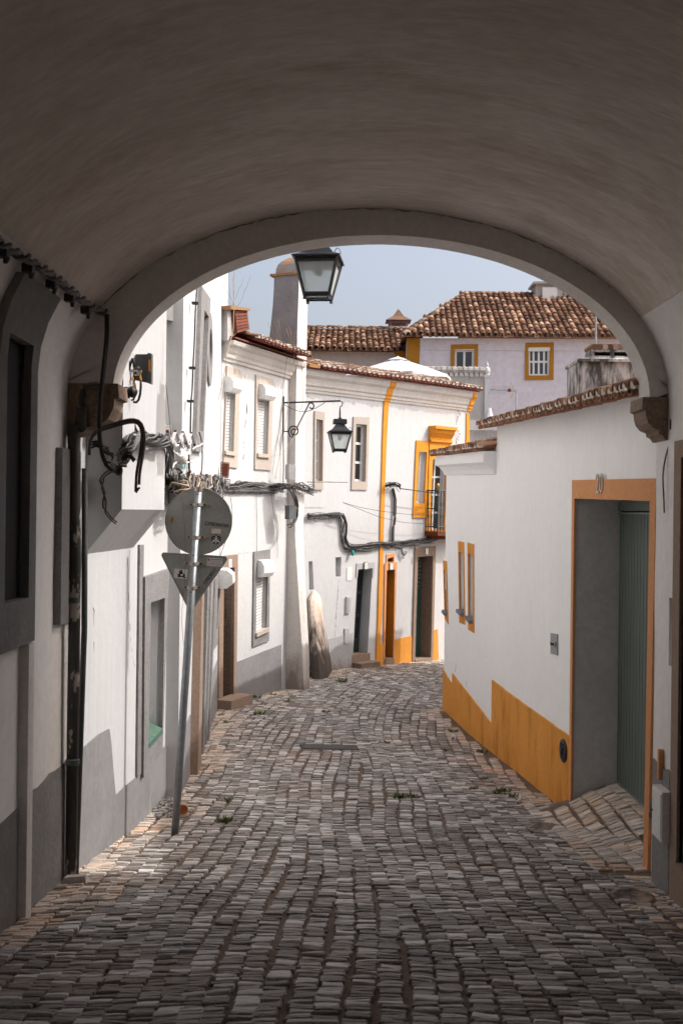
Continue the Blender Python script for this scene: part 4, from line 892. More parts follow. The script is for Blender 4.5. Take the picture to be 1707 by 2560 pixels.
# eave of the near section
zrL = R2.sz(zG(430, 966), .24)[1]+.03; zrR = R1.sz(zG(1292, 772), .24)[1]+.03; zr = min(zrL, zrR)
prR = [(0, -.02), (.16, -.02), (.19, .03), (.19, .06), (0, .06)]
inwR = Vector((1, 0))
dirR = Vector((R2.pt(-.12, 0, .22).x, R2.pt(-.12, 0, .22).y, 0))
P0 = R2.pt(-.16, zrL, .24); P1 = R1.pt(sN-.02, zrR, .24); 
tiles(HR, P0, P1, (1, .05), math.radians(14), 6, .152, L=.44, m=tile, m_ch=tile_b, limit=290, fill=tile_w, cshift=-.012)
mb = MB(); mb.prism([R2.pt(-.0, zwL-.002, -.25), R2.pt(-.0, zwL, .10), R1.pt(sN, zwR, .10), R1.pt(sN, zwR, -.25)], Vector((0, 0, .05))); mb.build('eave_ledge', tile_b, HR)
mb = MB(); mb.prism([R2.pt(-.1, zrL-.005, .12), R1.pt(sN, zrR-.005, .12), R1.pt(sN, zrR+.9, -3.6), R2.pt(-.1, zrL+.9, -3.6)], Vector((0, 0, .03))); mb.build('roof_deck', tile_b, HR)
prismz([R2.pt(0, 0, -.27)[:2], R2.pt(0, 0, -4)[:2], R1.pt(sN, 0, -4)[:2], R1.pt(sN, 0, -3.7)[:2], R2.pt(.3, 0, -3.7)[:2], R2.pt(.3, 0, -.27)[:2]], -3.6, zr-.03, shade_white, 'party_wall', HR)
# eave and cornice of the far section
zfL = R3.sz(zG(60, 1157), .26)[1]+.03; zfR = R3.sz(zG(492, 1078), .26)[1]+.03; zf2 = min(zfL, zfR)
coveR = [(0, -.34), (.02, -.33), (.05, -.27), (.11, -.20), (.18, -.17), (.18, -.02), (0, -.02)]
profile_run(R3, -.1, zfL-.03, R3.len-.02, zfR-.03, coveR, shade_white, 'cornice', HF)
P0 = R3.pt(-.14, zfL, .26); P1 = R3.pt(R3.len-.03, zfR, .26)
tiles(HF, P0, P1, (1, .1), math.radians(12), 6, .15, L=.42, m=tile, m_ch=tile_b, limit=200, fill=tile_w, cshift=-.012)
mb = MB(); mb.prism([R3.pt(-.1, zfL-.01, .2), R3.pt(R3.len, zfR-.01, .2), R3.pt(R3.len, zfR+.75, -3.4), R3.pt(-.1, zfL+.75, -3.4)], Vector((0, 0, .03))); mb.build('roof_deck', tile_b, HF)
t0 = Vector((R3.P0.x-.1, R3.P0.y+.05, zf2)); t1 = Vector((3.58, 23.3, zf2)); tiles(HF, t0, t1, (.9, -.3), math.radians(12), 2, .17, m=tile_old, m_ch=tile_old, limit=60)
tiles(HF, t1, Vector((4.87, 24.7, zf2)), (.75, -.6), math.radians(12), 2, .17, m=tile_old, m_ch=tile_old, limit=30)
# ================================================================== BACKGROUND HOUSES
def frontal(D, x0=-10, x1=20, tilt=0.0): return Facade((x0, D-x0*tilt), (x1, D-x1*tilt))
FB = frontal(33.2, tilt=.04)
HB = thing('pink_house', 'large lilac house beyond the rooftops with ochre framed windows and a hipped clay tile roof', 'house', (5, 33, -3.6))
bL = FB.sz(zI(42, 400))[0]; bR = FB.sz(zI(1800, 400))[0]; zeB = FB.sz(zI(700, 258), .3)[1]
x1o = Q(FB, zI, (330, 318), (508, 315), (505, 500), (328, 500)); x1i = Q(FB, zI, (356, 349), (484, 347), (482, 480), (354, 480))
x2o = Q(FB, zI, (815, 306), (1001, 304), (999, 548), (811, 548)); x2i = Q(FB, zI, (836, 338), (975, 336), (973, 520), (838, 520))
wallmesh(FB, [(bL, -3.7), (bR, -3.7), (bR, zeB-.05), (bL, zeB-.05)], [(x1i, .18), (x2i, .18)], 5.5, lilac, 'wall', HB)
surround(FB, x1o, x1i, ochre_d, HB, o1=.04); surround(FB, x2o, x2i, ochre_d, HB, o1=.04)
window(FB, x1i, .10, HB, 1, 2, bar=.07); window(FB, x2i, .08, HB, 2, 4, bar=.06)
slab(FB, sub(x2i, -.02, 1.02, 0, .13), -.06, .04, pvc, 'shutter_case', HB)
slab(FB, [(bL, zeB-.05), (FB.sz(zI(128, 300))[0], zeB-.05), (FB.sz(zI(120, 400))[0], -1), (bL, -1)], -.01, .03, ochre_d, 'corner_band', HB)
slab(FB, [(FB.sz(zI(128, 300))[0]+.01, zeB-.05), (bR, zeB-.05), (bR, zeB-.42), (FB.sz(zI(128, 300))[0]+.01, zeB-.42)], -.01, .03, lilac, 'frieze', HB)
inwB = (-FB.n.x, -FB.n.y); slB = math.radians(27)
hipL = 2.2/4.3; EL = FB.pt(bL-.15, zeB, .32); ER = FB.pt(bR, zeB, .32)
rowsB = 15
tiles(HB, EL, ER, inwB, slB, rowsB, .195, L=.44, m=tile, limit=295, keep=lambda a, t: a > t*math.cos(slB)*hipL and a < 8.2, jit=.03, seg=5)
rg = []
for k in range(2): pass
up = Vector((inwB[0]*math.cos(slB), inwB[1]*math.cos(slB), math.sin(slB))); run = rowsB*.33+.1
R0 = EL+up*run+FB.U*(run*math.cos(slB)*hipL); Rr = ER+up*run
mb = MB(); mb.add([EL-Vector((0, 0, .05)), ER-Vector((0, 0, .05)), Rr-Vector((0, 0, .05)), R0-Vector((0, 0, .05)), R0+up.reflect(Vector((0, 1, 0)))*0+Vector((0, 6, -3)), Rr+Vector((0, 6, -3)), EL+Vector((0, 8, 0))], [(0, 1, 2, 3), (3, 2, 5, 4), (0, 3, 6)])
mb.build('roof_deck', tile, HB, fix=False)
rt = tile_mesh(.11, .09, .42, seg=6).mesh('ridge_tile', tile_old, True)
def ridge(parent, A, B, step=.36):
    A = Vector(A); B = Vector(B); n = int((B-A).length/step); y = (B-A).normalized(); x = y.cross(Vector((0, 0, 1))).normalized(); z = x.cross(y)
    for i in range(n):
        M = Matrix((x, y, z)).transposed().to_4x4(); M.translation = A+(B-A)*(i/n)+Vector((0, 0, .01+random.uniform(-.01, .01)))-wloc(parent)
        o = bpy.data.objects.new('ridge_tile', rt); C.objects.link(o); o.parent = parent; o.matrix_basis = M
ridge(HB, EL+Vector((0, 0, .0)), R0-Vector((0, 0, .05))); ridge(HB, R0-Vector((0, 0, .07)), R0+(Rr-R0)*.62-Vector((0, 0, .07)))
# dormer-like chimney with white louvre on that roof
def flat(D, c, *pts): return [at(c(*p), D) for p in pts]
cb = flat(36.5, zG, (728, 155), (880, 155), (883, 250), (720, 250)); mb = MB(); mb.prism([cb[0], cb[1], cb[2]-Vector((0, 0, .6)), cb[3]-Vector((0, 0, .6))], Vector((0, .9, 0))); o = mb.build('chimney', cement, HB)
cb = flat(36.4, zG, (765, 178), (848, 178), (848, 250), (765, 250)); mb = MB(); mb.prism(cb, Vector((0, .12, 0))); mb.build('louvre', pvc, o)
cb = flat(36.35, zG, (715, 145), (900, 140), (900, 157), (715, 157)); mb = MB(); mb.prism(cb, Vector((0, 1.1, 0))); mb.build('cornice', cement, o)
cb = flat(36.6, zG, (890, 190), (1000, 200), (1000, 300), (890, 262)); mb = MB(); mb.prism(cb, Vector((0, .5, 0))); mb.build('chimney', cement, HB)
# wing to the left
FW = frontal(34.4)
HW = thing('beige_wing', 'low beige wing with a long clay tile roof just left of the lilac house', 'house', (1, 34.4, -3.6))
wL = FW.sz((700, 900))[0]; wR = FW.sz((1022, 900))[0]; zeW = FW.sz(zE(600, 272), .3)[1]
wallmesh(FW, [(wL, -3.7), (wR+.6, -3.7), (wR+.6, zeW-.04), (wL, zeW-.04)], [], 5, beige, 'wall', HW)
slab(FW, Q(FW, zE, (890, 280), (1040, 270), (1040, 390), (985, 380), (930, 330)), -.01, .02, ochre_d, 'painted_corner', HW)
slW = math.radians(20); tiles(HW, FW.pt(wL, zeW, .32), FW.pt(wR+.1, zeW, .32), (-FW.n.x, -FW.n.y), slW, 12, .2, L=.44, m=tile, limit=295, jit=.03, seg=5)
upW = Vector((0, math.cos(slW), math.sin(slW))); e = FW.pt(wL, zeW-.05, .32); f_ = FW.pt(wR+.6, zeW-.05, .32)
mb = MB(); mb.add([e, f_, f_+upW*3.95, e+upW*3.95, f_+upW*3.95+Vector((0, 4, -1.6)), e+upW*3.95+Vector((0, 4, -1.6))], [(0, 1, 2, 3), (3, 2, 4, 5)]); mb.build('roof_deck', tile, HW, fix=False)
ridge(HW, e+upW*3.92+Vector((0, 0, .03)), f_+upW*3.92+Vector((0, 0, .03)))
# brick louvred cupola
CU = thing('roof_cupola', 'small square louvred cupola with a pointed tile roof on the wing ridge', 'roof cupola', at((996, 822), 39.0))
def zz(y, D): return at((996, y), D).z
cx = at((996, 800), 39.0); kk = 39.0/FPX
mb = MB(); 
for sx in (-1, 1):
    for sy in (-1, 1): mb.box((cx.x+sx*.30, 39.3+sy*.3, (zz(830, 39)+zz(803, 39))/2), .05, .05, (zz(803, 39)-zz(830, 39))/2)
for i in range(6): mb.box((cx.x-.25+i*.1, 39.0, (zz(830, 39)+zz(803, 39))/2), .022, .03, (zz(803, 39)-zz(830, 39))/2)
mb.box((cx.x, 39.3, zz(826, 39)), .36, .36, .07); mb.box((cx.x, 39.3, zz(804, 39)), .36, .36, .05); mb.box((cx.x, 39.5, zz(815, 39)), .26, .2, .2)
mb.build('louvre_body', mat('faded_brick', (.30, .21, .20), (.2, .14, .13), scale=8, bump=.4), CU)
mb = MB(); zb_ = zz(801, 39); za_ = zz(771, 39)
q_ = [(-.47, -.47), (.47, -.47), (.47, .47), (-.47, .47)]; q2 = [(-.2, -.2), (.2, -.2), (.2, .2), (-.2, .2)]
mb.add([(cx.x+a, 39.3+b, zb_) for a, b in q_]+[(cx.x+a, 39.3+b, zb_+(za_-zb_)*.42) for a, b in q2]+[(cx.x, 39.3, za_+.05)], [(0, 1, 5, 4), (1, 2, 6, 5), (2, 3, 7, 6), (3, 0, 4, 7), (4, 5, 8), (5, 6, 8), (6, 7, 8), (7, 4, 8), (0, 1, 2, 3)]); mb.build('cupola_roof', tile_old, CU)
# roof terrace: parapet with coping, pillar, finial
TE = thing('terrace_parapet', 'streaked white roof terrace parapet with grey tile coping ending in a pillar with a finial', 'parapet', at(zG(300, 900), 30))
mb = MB(); q_ = flat(30, zG, (60, 684), (440, 684), (440, 1010), (60, 1010)); mb.prism(q_, Vector((0, .3, 0))); mb.build('parapet_wall', cement, TE)
mb = MB(); q_ = flat(29.9, zG, (120, 664), (440, 664), (438, 684), (120, 684)); 
for k in range(11):
    a = lerp(q_[3].x, q_[2].x, k/11); b = lerp(q_[3].x, q_[2].x, (k+.62)/11); mb.box(((a+b)/2, 30.05, q_[3].z+.05), (b-a)/2, .15, .05)
mb.build('vent_course', cement, TE)
zc_ = q_[0].z
for k in range(11):
    b_ = MB(); a = lerp(q_[0].x-.1, q_[1].x, k/11); w_ = (q_[1].x-q_[0].x)/11
    b_.tube([(a, 30.0, zc_+.08), (a+w_*1.06, 30.0, zc_+.08)], [.12, .10], 8); b_.build('coping_tile', tile_g, TE)
mb = MB(); pq_ = flat(29.85, zG, (439, 690), (467, 690), (466, 870), (487, 925)); pw = (pq_[1].x-pq_[0].x)/2; pc = (pq_[0].x+pq_[1].x)/2
mb.box((pc, 30.0, (pq_[0].z+pq_[2].z-1)/2), pw, pw, (pq_[0].z-pq_[2].z+1)/2); mb.box((pc, 30, pq_[0].z+.03), pw*1.35, pw*1.35, .04)
mb.lathe((pc+.05, 30, pq_[3].z-.3), [(.19, 0), (.18, .25), (.12, .42), (.08, .6)], 12); mb.build('pillar', white, TE)
mb = MB(); mb.lathe((pc, 30, pq_[0].z+.07), [(.08, 0), (.07, .02), (.10, .12), (.08, .19), (.035, .24), (.025, .27), (.04, .30), (.025, .34), (.006, .40)], 10); mb.build('finial', white, TE)
BA = thing('terrace_balustrade', 'white zigzag balustrade below the terrace parapet, just above the lower tiled eave', 'balustrade', at(zI(490, 940), 27))
zb0_, zb1_ = at(zI(490, 935), 27).z, at(zI(490, 880), 27).z; xa_, xb_ = at(zI(425, 900), 27).x, at(zI(640, 900), 27).x
mb = MB(); mb.box(((xa_+xb_)/2, 27, zb1_+.14), (xb_-xa_)/2, .08, .13); mb.build('rail', white, BA)
n_ = 12
for k in range(n_):
    a = lerp(xa_, xb_, k/n_); b = lerp(xa_, xb_, (k+.5)/n_); c_ = lerp(xa_, xb_, (k+1)/n_)
    b_ = MB(); b_.tube([(a, 27, zb0_-.2), (b, 27, zb1_+.02), (c_, 27, zb0_-.2)], .028, 4); b_.build('baluster', white, BA)
mb = MB(); mb.box(((xa_+xb_)/2, 27.4, zb0_), (xb_-xa_)/2+.05, .05, .55); mb.build('back_panel', cement, BA)
# umbrella
UM = thing('umbrella', 'large white parasol open on the roof terrace behind the long eave', 'umbrella', at((994, 1000), 28.6))
ap = at((994, 897), 28.6); R_ = 1.52; nr = 8; rimz = at((1119, 946), 28.6).z
mb = MB(); rings = [(0.0, ap.z), (.25, ap.z-.06), (R_*.55, lerp(ap.z, rimz, .50)), (R_, rimz), (R_*1.005, rimz-.07)]
for r_, z in rings:
    for k in range(nr*2):
        a = 2*math.pi*k/(nr*2)+.2; rr = r_*(1 if k % 2 == 0 else .955); mb.v.append((ap.x+rr*math.cos(a), 28.6+rr*math.sin(a), z-(0.02*r_ if k % 2 else 0))); mb.t.append(0)
m2 = nr*2; mb.f = [(i*m2+k, i*m2+(k+1) % m2, (i+1)*m2+(k+1) % m2, (i+1)*m2+k) for i in range(len(rings)-1) for k in range(m2)]
mb.build('canopy', canvas, UM, fix=False)
mb = MB(); mb.v = []; mb.lathe((ap.x, 28.6, ap.z-.03), [(.34, -.03), (.2, .035), (.06, .07), (.02, .10)], 8); mb.build('vent_cap', canvas, UM)
mb = MB(); mb.tube([(ap.x, 28.6, ap.z), (ap.x, 28.6, ap.z-2.6)], .025); mb.build('pole', pvc_g, UM)
for k in range(nr):
    a = 4*math.pi*k/(nr*2)+.2; b_ = MB(); b_.tube([(ap.x, 28.6, ap.z-.08), (ap.x+R_*math.cos(a)*.98, 28.6+R_*math.sin(a)*.98, rimz-.02)], .01, 4); b_.build('rib', pvc_g, UM)
# stained chimney over the garage roof, mast, small cone, aerial
SC = thing('stained_chimney', 'broad white chimney heavily stained black with a tiled vent top, behind the garage eave', 'chimney', at(zI(1300, 650), 15.5))
DS = 15.5
def fb(D, c, x0, x1, y0, y1, dep, name, m, par, dz=0.0):
    a = at(c(x0, y0), D); b = at(c(x1, y1), D); mb = MB(); mb.box(((a.x+b.x)/2, D+dep/2, (a.z+b.z)/2-dz/2), (b.x-a.x)/2, dep/2, (a.z-b.z)/2+dz/2); return mb.build(name, m, par)
fb(DS, zI, 1166, 1620, 430, 640, .8, 'stack', stain_w, SC, 1.2)
a = at(zI(1158, 412), DS); b = at(zI(1630, 412), DS); c_ = at(zI(1250, 380), DS); d_ = at(zI(1540, 380), DS)
mb = MB(); mb.add([(a.x, DS-.06, a.z-.04), (b.x, DS-.06, a.z-.04), (b.x, DS+.86, a.z-.04), (a.x, DS+.86, a.z-.04), (a.x, DS-.06, a.z), (b.x, DS-.06, a.z), (b.x, DS+.86, a.z), (a.x, DS+.86, a.z),
      (c_.x-.12, DS+.06, lerp(a.z, c_.z, .25)), (d_.x, DS+.06, lerp(a.z, c_.z, .25)), (d_.x, DS+.74, lerp(a.z, c_.z, .25)), (c_.x-.12, DS+.74, lerp(a.z, c_.z, .25)), (c_.x, DS+.14, c_.z), (d_.x, DS+.14, c_.z), (d_.x, DS+.66, c_.z), (c_.x, DS+.66, c_.z)],
    [(0, 1, 2, 3)]+[(4*i+k, 4*i+(k+1) % 4, 4*i+4+(k+1) % 4, 4*i+4+k) for i in range(3) for k in range(4)]+[(12, 13, 14, 15)]); mb.build('shoulder', stain_w, SC)
fb(DS+.1, zI, 1250, 1560, 390, 408, .5, 'vent_sill', stain_w, SC); fb(DS+.25, zI, 1262, 1550, 365, 392, .2, 'vent_gap', black, SC)
for x in (1250, 1378, 1500): fb(DS+.12, zI, x, x+17, 362, 395, .45, 'vent_pier', stain_w, SC)
fb(DS+.1, zI, 1252, 1560, 345, 366, .5, 'vent_lintel', stain_w, SC)
for k in range(6):
    b_ = MB(); p_ = at(zI(1268+k*34, 335), DS+.1); b_.tube([p_+Vector((0, -.02, 0)), p_+Vector((0, .5, .03))], [.045, .04], 8); b_.build('cap_tile', tile_old, SC)
fb(DS+.1, zI, 1250, 1560, 312, 328, .5, 'cap_course', lichen, SC)
MA = single(MB().tube([at(zI(1275, 330), DS+.3), at(zI(1277, 60), DS+.3)], .015, 8), 'aerial_mast', galv, 'thin galvanised mast rising from the stained chimney', 'mast')
CN = single(MB().lathe(at(zI(742, 775), 21)-Vector((0, 0, .25)), [(.22, 0), (.20, .16), (.12, .22), (.03, .34), (.01, .37)], 10), 'cone_cap', cement, 'small grey cone chimney cap poking above the garage eave under the television aerial', 'chimney cap')
AE_ = thing('tv_aerial', 'slender television aerial on a short pole above the garage eave', 'aerial', at(zI(757, 715), 21))
b_ = MB(); b_.tube([at(zI(756, 745), 21), at(zI(759, 612), 21)], .018, 6); b_.build('pole', galv, AE_)
b_ = MB(); b_.tube([at(zI(762, 622), 21), at(zI(590, 612), 21.9)], .008, 4); b_.build('boom', galv, AE_)
for k in range(9):
    b_ = MB(); p_ = lerp(at(zI(700, 618), 21.3), at(zI(590, 612), 21.9), k/8); b_.tube([p_+Vector((.03, -.12, 0.08)), p_+Vector((-.03, .12, -.08))], .004, 4); b_.build('element', galv, AE_)
for s_ in (-1, 1): b_ = MB(); b_.tube([at(zI(745, 618), 21.1), at(zI(720, 618+s_*55), 21.1)], [.011, .008], 5); b_.build('reflector', cable_c, AE_)
b_ = MB(); b_.box(at(zI(712, 616), 21.2), .03, .03, .03); b_.build('dipole_box', rust, AE_)
# ================================================================== ROAD SIGN
DP = gp((436.6, 2088)).y
SG = thing('road_sign_post', 'leaning galvanised post holding the bare grey backs of a round and a triangular road sign', 'road sign', at((436.6, 2088), DP))
pb = at((437, 2096), DP); ptp = at((496.6, 1219), DP+.02); ax = (ptp-pb).normalized()
b_ = MB(); b_.tube([pb-ax*.15, lerp(pb, ptp, .5), ptp], .0345, 20); pole = b_.build('pole', galv, SG, True)
b_ = MB(); b_.tube([ptp-ax*.035, ptp+ax*.006], .037, 16); b_.build('pole_cap', steel_c, pole)
for y in (1236, 1388, 1480): p_ = lerp(pb, ptp, (2096-y)/(2096-1219)); b_ = MB(); b_.lathe(p_+Vector((0, -.0338, 0)), [(.006, -.001), (.006, .002)], 8, axis=Vector((0, -1, 0))); b_.build('bolt_hole', black, pole)
SY = DP+.075
def plate(poly, y0, y1, m, name, par):
    b_ = MB(); v, fs = cap2d([(p.x, p.z) for p in poly]); b_.add([(a, y0, z) for a, z in v], fs); b_.add([(a, y1, z) for a, z in v], fs)
    n = len(poly); b_.add([(p.x, y0, p.z) for p in poly]+[(p.x, y1, p.z) for p in poly], [(i, (i+1) % n, n+(i+1) % n, n+i) for i in range(n)]); return b_.build(name, m, par)
cen = at(zJ(763, 735), SY); rad = 593/7.1286/FPX*SY
circ = [cen+Vector((rad*math.cos(t), 0, rad*math.sin(t))) for t in [2*math.pi*k/64 for k in range(64)]]
rs = plate(circ, SY, SY+.012, sign_g, 'round_sign', SG)
b_ = MB(); b_.tube([p+Vector((0, -.002, 0)) for p in circ]+[circ[0]+Vector((0, -.002, 0))], .004, 5); b_.build('rim', sign_g, rs)
T3 = [zJ(150, 1340), zJ(1225, 1405), zJ(618, 2275)]; T3 = [at(p, SY+.003) for p in T3]; poly = []
for i in range(3):
    a, b, c_ = T3[i-1], T3[i], T3[(i+1) % 3]; d1 = (a-b).normalized(); d2 = (c_-b).normalized(); bis = -(d1+d2).normalized(); r_ = .022
    n1_ = Vector((d1.z, 0, -d1.x)); n1_ = n1_ if n1_.dot(bis) > 0 else -n1_; n2_ = Vector((d2.z, 0, -d2.x)); n2_ = n2_ if n2_.dot(bis) > 0 else -n2_
    for k in range(7): t = k/6; v = (n1_*(1-t)+n2_*t).normalized(); poly.append(b+v*r_)
tr = plate(poly, SY+.003, SY+.015, sign_g, 'triangular_sign', SG)
b_ = MB(); b_.tube([p+Vector((0, -.002, 0)) for p in poly]+[poly[0]+Vector((0, -.002, 0))], .004, 5); b_.build('rim', sign_g, tr)
XA = Vector((1, 0, 0)); ZA = Vector((0, 0, 1))
for (lx, ly, rx, ry, m_, par_) in ((555, 430, 985, 450, steel_c, rs), (520, 1005, 950, 1030, steel_c, rs), (470, 1475, 885, 1500, steel_c, tr), (440, 1895, 862, 1925, steel_c, tr)):
    L_ = at(zJ(lx, ly), SY-.01); R2_ = at(zJ(rx, ry), SY-.01); mid = (L_+R2_)/2
    b_ = MB(); b_.box(mid+Vector((.0, .004, .012)), (R2_-L_).length/2, .006, .020); cl = b_.build('rail', sign_g, par_)
    pc_ = lerp(pb, ptp, (mid.z-pb.z)/(ptp.z-pb.z)); arc = [Vector((L_.x+.012, SY-.018, L_.z)), Vector((pc_.x-.046, SY-.020, mid.z))]+[Vector((pc_.x-.040*math.cos(t), pc_.y-.040*math.sin(t), mid.z)) for t in [math.pi*k/8 for k in range(9)]]+[Vector((pc_.x+.046, SY-.020, mid.z)), Vector((R2_.x-.03, SY-.018, R2_.z))]
    b_ = MB(); n = len(arc)
    b_.add([p+Vector((0, 0, .014)) for p in arc]+[p-Vector((0, 0, .014)) for p in arc]+[p+Vector((0, .004, .014)) for p in arc]+[p+Vector((0, .004, -.014)) for p in arc], [(i, i+1, n+i+1, n+i) for i in range(n-1)]+[(2*n+i, 2*n+i+1, i+1, i) for i in range(n-1)]+[(n+i, n+i+1, 3*n+i+1, 3*n+i) for i in range(n-1)])
    b_.build('clamp', m_, cl, fix=False)
    for px_ in (pc_.x-.062, pc_.x+.062): b_ = MB(); b_.lathe((px_, SY-.019, mid.z), [(.009, 0), (.009, .006), (.005, .007)], 6, axis=Vector((0, -1, 0))); b_.build('bolt', iron, cl)
def dirz(p, q): a = at(zJ(*p), SY); b = at(zJ(*q), SY); return (b-a)
xd = dirz((880, 760), (1290, 815)); text('CME/00739', ink, at(zJ(1085, 797), SY-.002), xd, Vector((-xd.z, 0, xd.x)), .044, 'lettering', rs)
xd = dirz((880, 1860), (1085, 1570)); text('CME/8257', ink, at(zJ(965, 1715), SY), xd, Vector((-xd.z, 0, xd.x)), .041, 'lettering', tr)
def sticker(pts, m_, par_, name='sticker', y=-.0025):
    P_ = [at(zJ(*p), SY) for p in pts]; return plate(P_, SY+y, SY+y+.001, m_, name, par_)
sticker([(992, 868), (1140, 872), (1160, 885), (1158, 955), (990, 948)], paper, rs)
sticker([(1005, 880), (1030, 880), (1030, 888), (1013, 888), (1013, 905), (1030, 905), (1030, 912), (1020, 912), (1020, 895), (1005, 895)], orange_i, rs, 'sticker_print', -.0035)
sticker([(1040, 907), (1150, 912), (1150, 916), (1040, 911)], orange_i, rs, 'sticker_print', -.0035)
hx = sticker([(1072, 968), (1160, 1015), (1155, 1105), (1070, 1152), (988, 1105), (992, 1015)], ink, rs)
def blob(cx_, cy_, rx_, ry_, rot_=0, n=14): return [(cx_+rx_*math.cos(t)*math.cos(rot_)-ry_*math.sin(t)*math.sin(rot_), cy_+rx_*math.cos(t)*math.sin(rot_)+ry_*math.sin(t)*math.cos(rot_)) for t in [2*math.pi*k/n for k in range(n)]]
for bq in (blob(1076, 1008, 14, 12), blob(1074, 1042, 20, 20), blob(1070, 1072, 20, 7), blob(1070, 1092, 22, 8), blob(1069, 1112, 17, 8), blob(1068, 1130, 9, 9), blob(1028, 1088, 45, 13, -.55), blob(1112, 1090, 45, 13, .6),
           blob(1052, 990, 18, 3, .6), blob(1100, 990, 18, 3, -.6), blob(1030, 1030, 26, 3, .35), blob(1120, 1032, 26, 3, -.35), blob(1028, 1060, 24, 3, -.3), blob(1122, 1060, 24, 3, .3)): sticker(bq, tin, rs, 'sticker_print', -.0038)
sticker([(330, 1578), (572, 1595), (555, 1765), (320, 1745)], paper, tr, y=-.0005)
for bq in (blob(458, 1612, 15, 16), blob(447, 1650, 32, 30), blob(425, 1625, 8, 22), blob(480, 1665, 26, 9, .5), blob(415, 1690, 26, 22), blob(500, 1700, 18, 22), blob(455, 1718, 50, 12, .1), blob(512, 1735, 26, 11), blob(410, 1722, 22, 14)): sticker(bq, ink, tr, 'sticker_print', -.0016)
sticker([(908, 1385), (1190, 1400), (1188, 1545), (903, 1530)], paper, tr, y=-.0005)
sticker([(920, 1398), (955, 1400), (955, 1438), (935, 1438), (935, 1415), (920, 1412)], red_i, tr, 'sticker_print', -.0016); sticker([(920, 1416), (933, 1417), (933, 1436), (920, 1435)], blue_i, tr, 'sticker_print', -.0016)
sticker([(970, 1408), (1180, 1418), (1180, 1428), (970, 1418)], blue_i, tr, 'sticker_print', -.0016); sticker([(970, 1436), (1180, 1446), (1180, 1450), (970, 1440)], red_i, tr, 'sticker_print', -.0016)
sticker([(970, 1458), (1150, 1468), (1150, 1472), (970, 1462)], blue_i, tr, 'sticker_print', -.0016)
xd = dirz((912, 1495), (1180, 1512)); text('21 799 13 70', blue_i, at(zJ(1046, 1505), SY-.0005), xd, Vector((-xd.z, 0, xd.x)), .024, 'lettering', tr)
sticker(blob(290, 715, 25, 62, .25), leafm, rs, 'rust_spot', -.003)
# ================================================================== LANTERNS
def lantern(label, top, k, yaw=.0):
    """street lantern hung from its top point; k scales (1 = 0.43 m wide)"""
    t = thing('street_lantern', label, 'street lamp', top, 'black iron street lanterns')
    Rz = Matrix.Rotation(yaw, 4, 'Z')
    def fr(ws, wz, m_, name, par, closed=True):
        b_ = MB()
        for w_, z in zip(ws, wz): b_.v += [tuple(Vector(top)+Rz @ Vector((a*w_*k, c*w_*k, z*k))) for a, c in ((-1, -1), (1, -1), (1, 1), (-1, 1))]; b_.t += [0]*4
        b_.f = [(4*i+j, 4*i+(j+1) % 4, 4*i+4+(j+1) % 4, 4*i+4+j) for i in range(len(ws)-1) for j in range(4)]
        if closed: b_.f += [(0, 1, 2, 3), tuple(len(b_.v)-4+j for j in range(4))]
        return b_.build(name, m_, par)
    P = lambda a, c, z: Vector(top)+Rz @ Vector((a*k, c*k, z*k))
    roof = fr([.235, .235, .17, .165, .07, .075, .085, .085], [-.50, -.485, -.455, -.455, -.33, -.33, -.33, -.28], iron, 'roof', t)
    fr([.13, .125], [-.33, -.24], iron, 'crown', roof, False); fr([.07, .02, .01], [-.28, -.20, -.19], iron, 'cap', roof)
    b_ = MB()
    for a, c in ((-1, -1), (1, -1), (1, 1), (-1, 1)): b_.tube([P(a*.205, c*.205, -.50), P(a*.118, c*.118, -.87), P(a*.118, c*.118, -.90)], .016*k, 4)
    for z, w_ in ((-.525, .20), (-.85, .125)):
        for i in range(4):
            cs = ((-1, -1), (1, -1), (1, 1), (-1, 1)); a, c = cs[i]; d, e_ = cs[(i+1) % 4]
            hw = .024*k; A_ = P(a*w_, c*w_, z); B_ = P(d*w_, e_*w_, z); b_.prism([A_-Vector((0, 0, hw)), B_-Vector((0, 0, hw)), B_+Vector((0, 0, hw)), A_+Vector((0, 0, hw))], Vector((0, 0.004, 0)))
            b_.tube([A_, B_], .014*k, 4)
    b_.build('frame', iron, t)
    for i in range(4):
        cs = ((-1, -1), (1, -1), (1, 1), (-1, 1)); a, c = cs[i]; d, e_ = cs[(i+1) % 4]; g = MB()
        q_ = [P(a*.196, c*.196, -.51), P(d*.196, e_*.196, -.51), P(d*.118, e_*.118, -.86), P(a*.118, c*.118, -.86)]; nn = (q_[1]-q_[0]).cross(q_[3]-q_[0]).normalized()*.004
        g.prism(q_, nn); g.build('pane', frost, t)
    g = MB(); g.lathe(P(0, 0, -.64), [(.01, .14), (.045, .13), (.05, .10), (.035, .05), (.045, .02), (.03, 0), (.005, -.01)], 12); g.build('bulb', iron, t)
    g = MB(); g.tube([P(0, -.055+.01*0, -.25), P(.0, -.06, -.12), P(0, -.03, -.03), P(0, 0, 0), P(0, .03, -.03), P(0, .06, -.12), P(0, .055, -.25)], .011*k, 6); g.build('hanger', iron, t)
    g = MB(); g.tube([P(.02*math.cos(a_)+.19, .0, -.44+.0) if False else P(.20+.03*math.cos(a_), -.1, -.46+.06*math.sin(a_)) for a_ in [math.pi*i_/8 for i_ in range(9)]]+[P(.17, -.1, -.50)], .004*k, 4); g.build('latch_wire', iron, t)
    return t
def spiral(c_, r0, r1, a0, a1, U_, V_, n=22): return [c_+(U_*math.cos(a)+V_*math.sin(a))*lerp(r0, r1, i/n) for i, a in [(i, lerp(a0, a1, i/n)) for i in range(n+1)]]
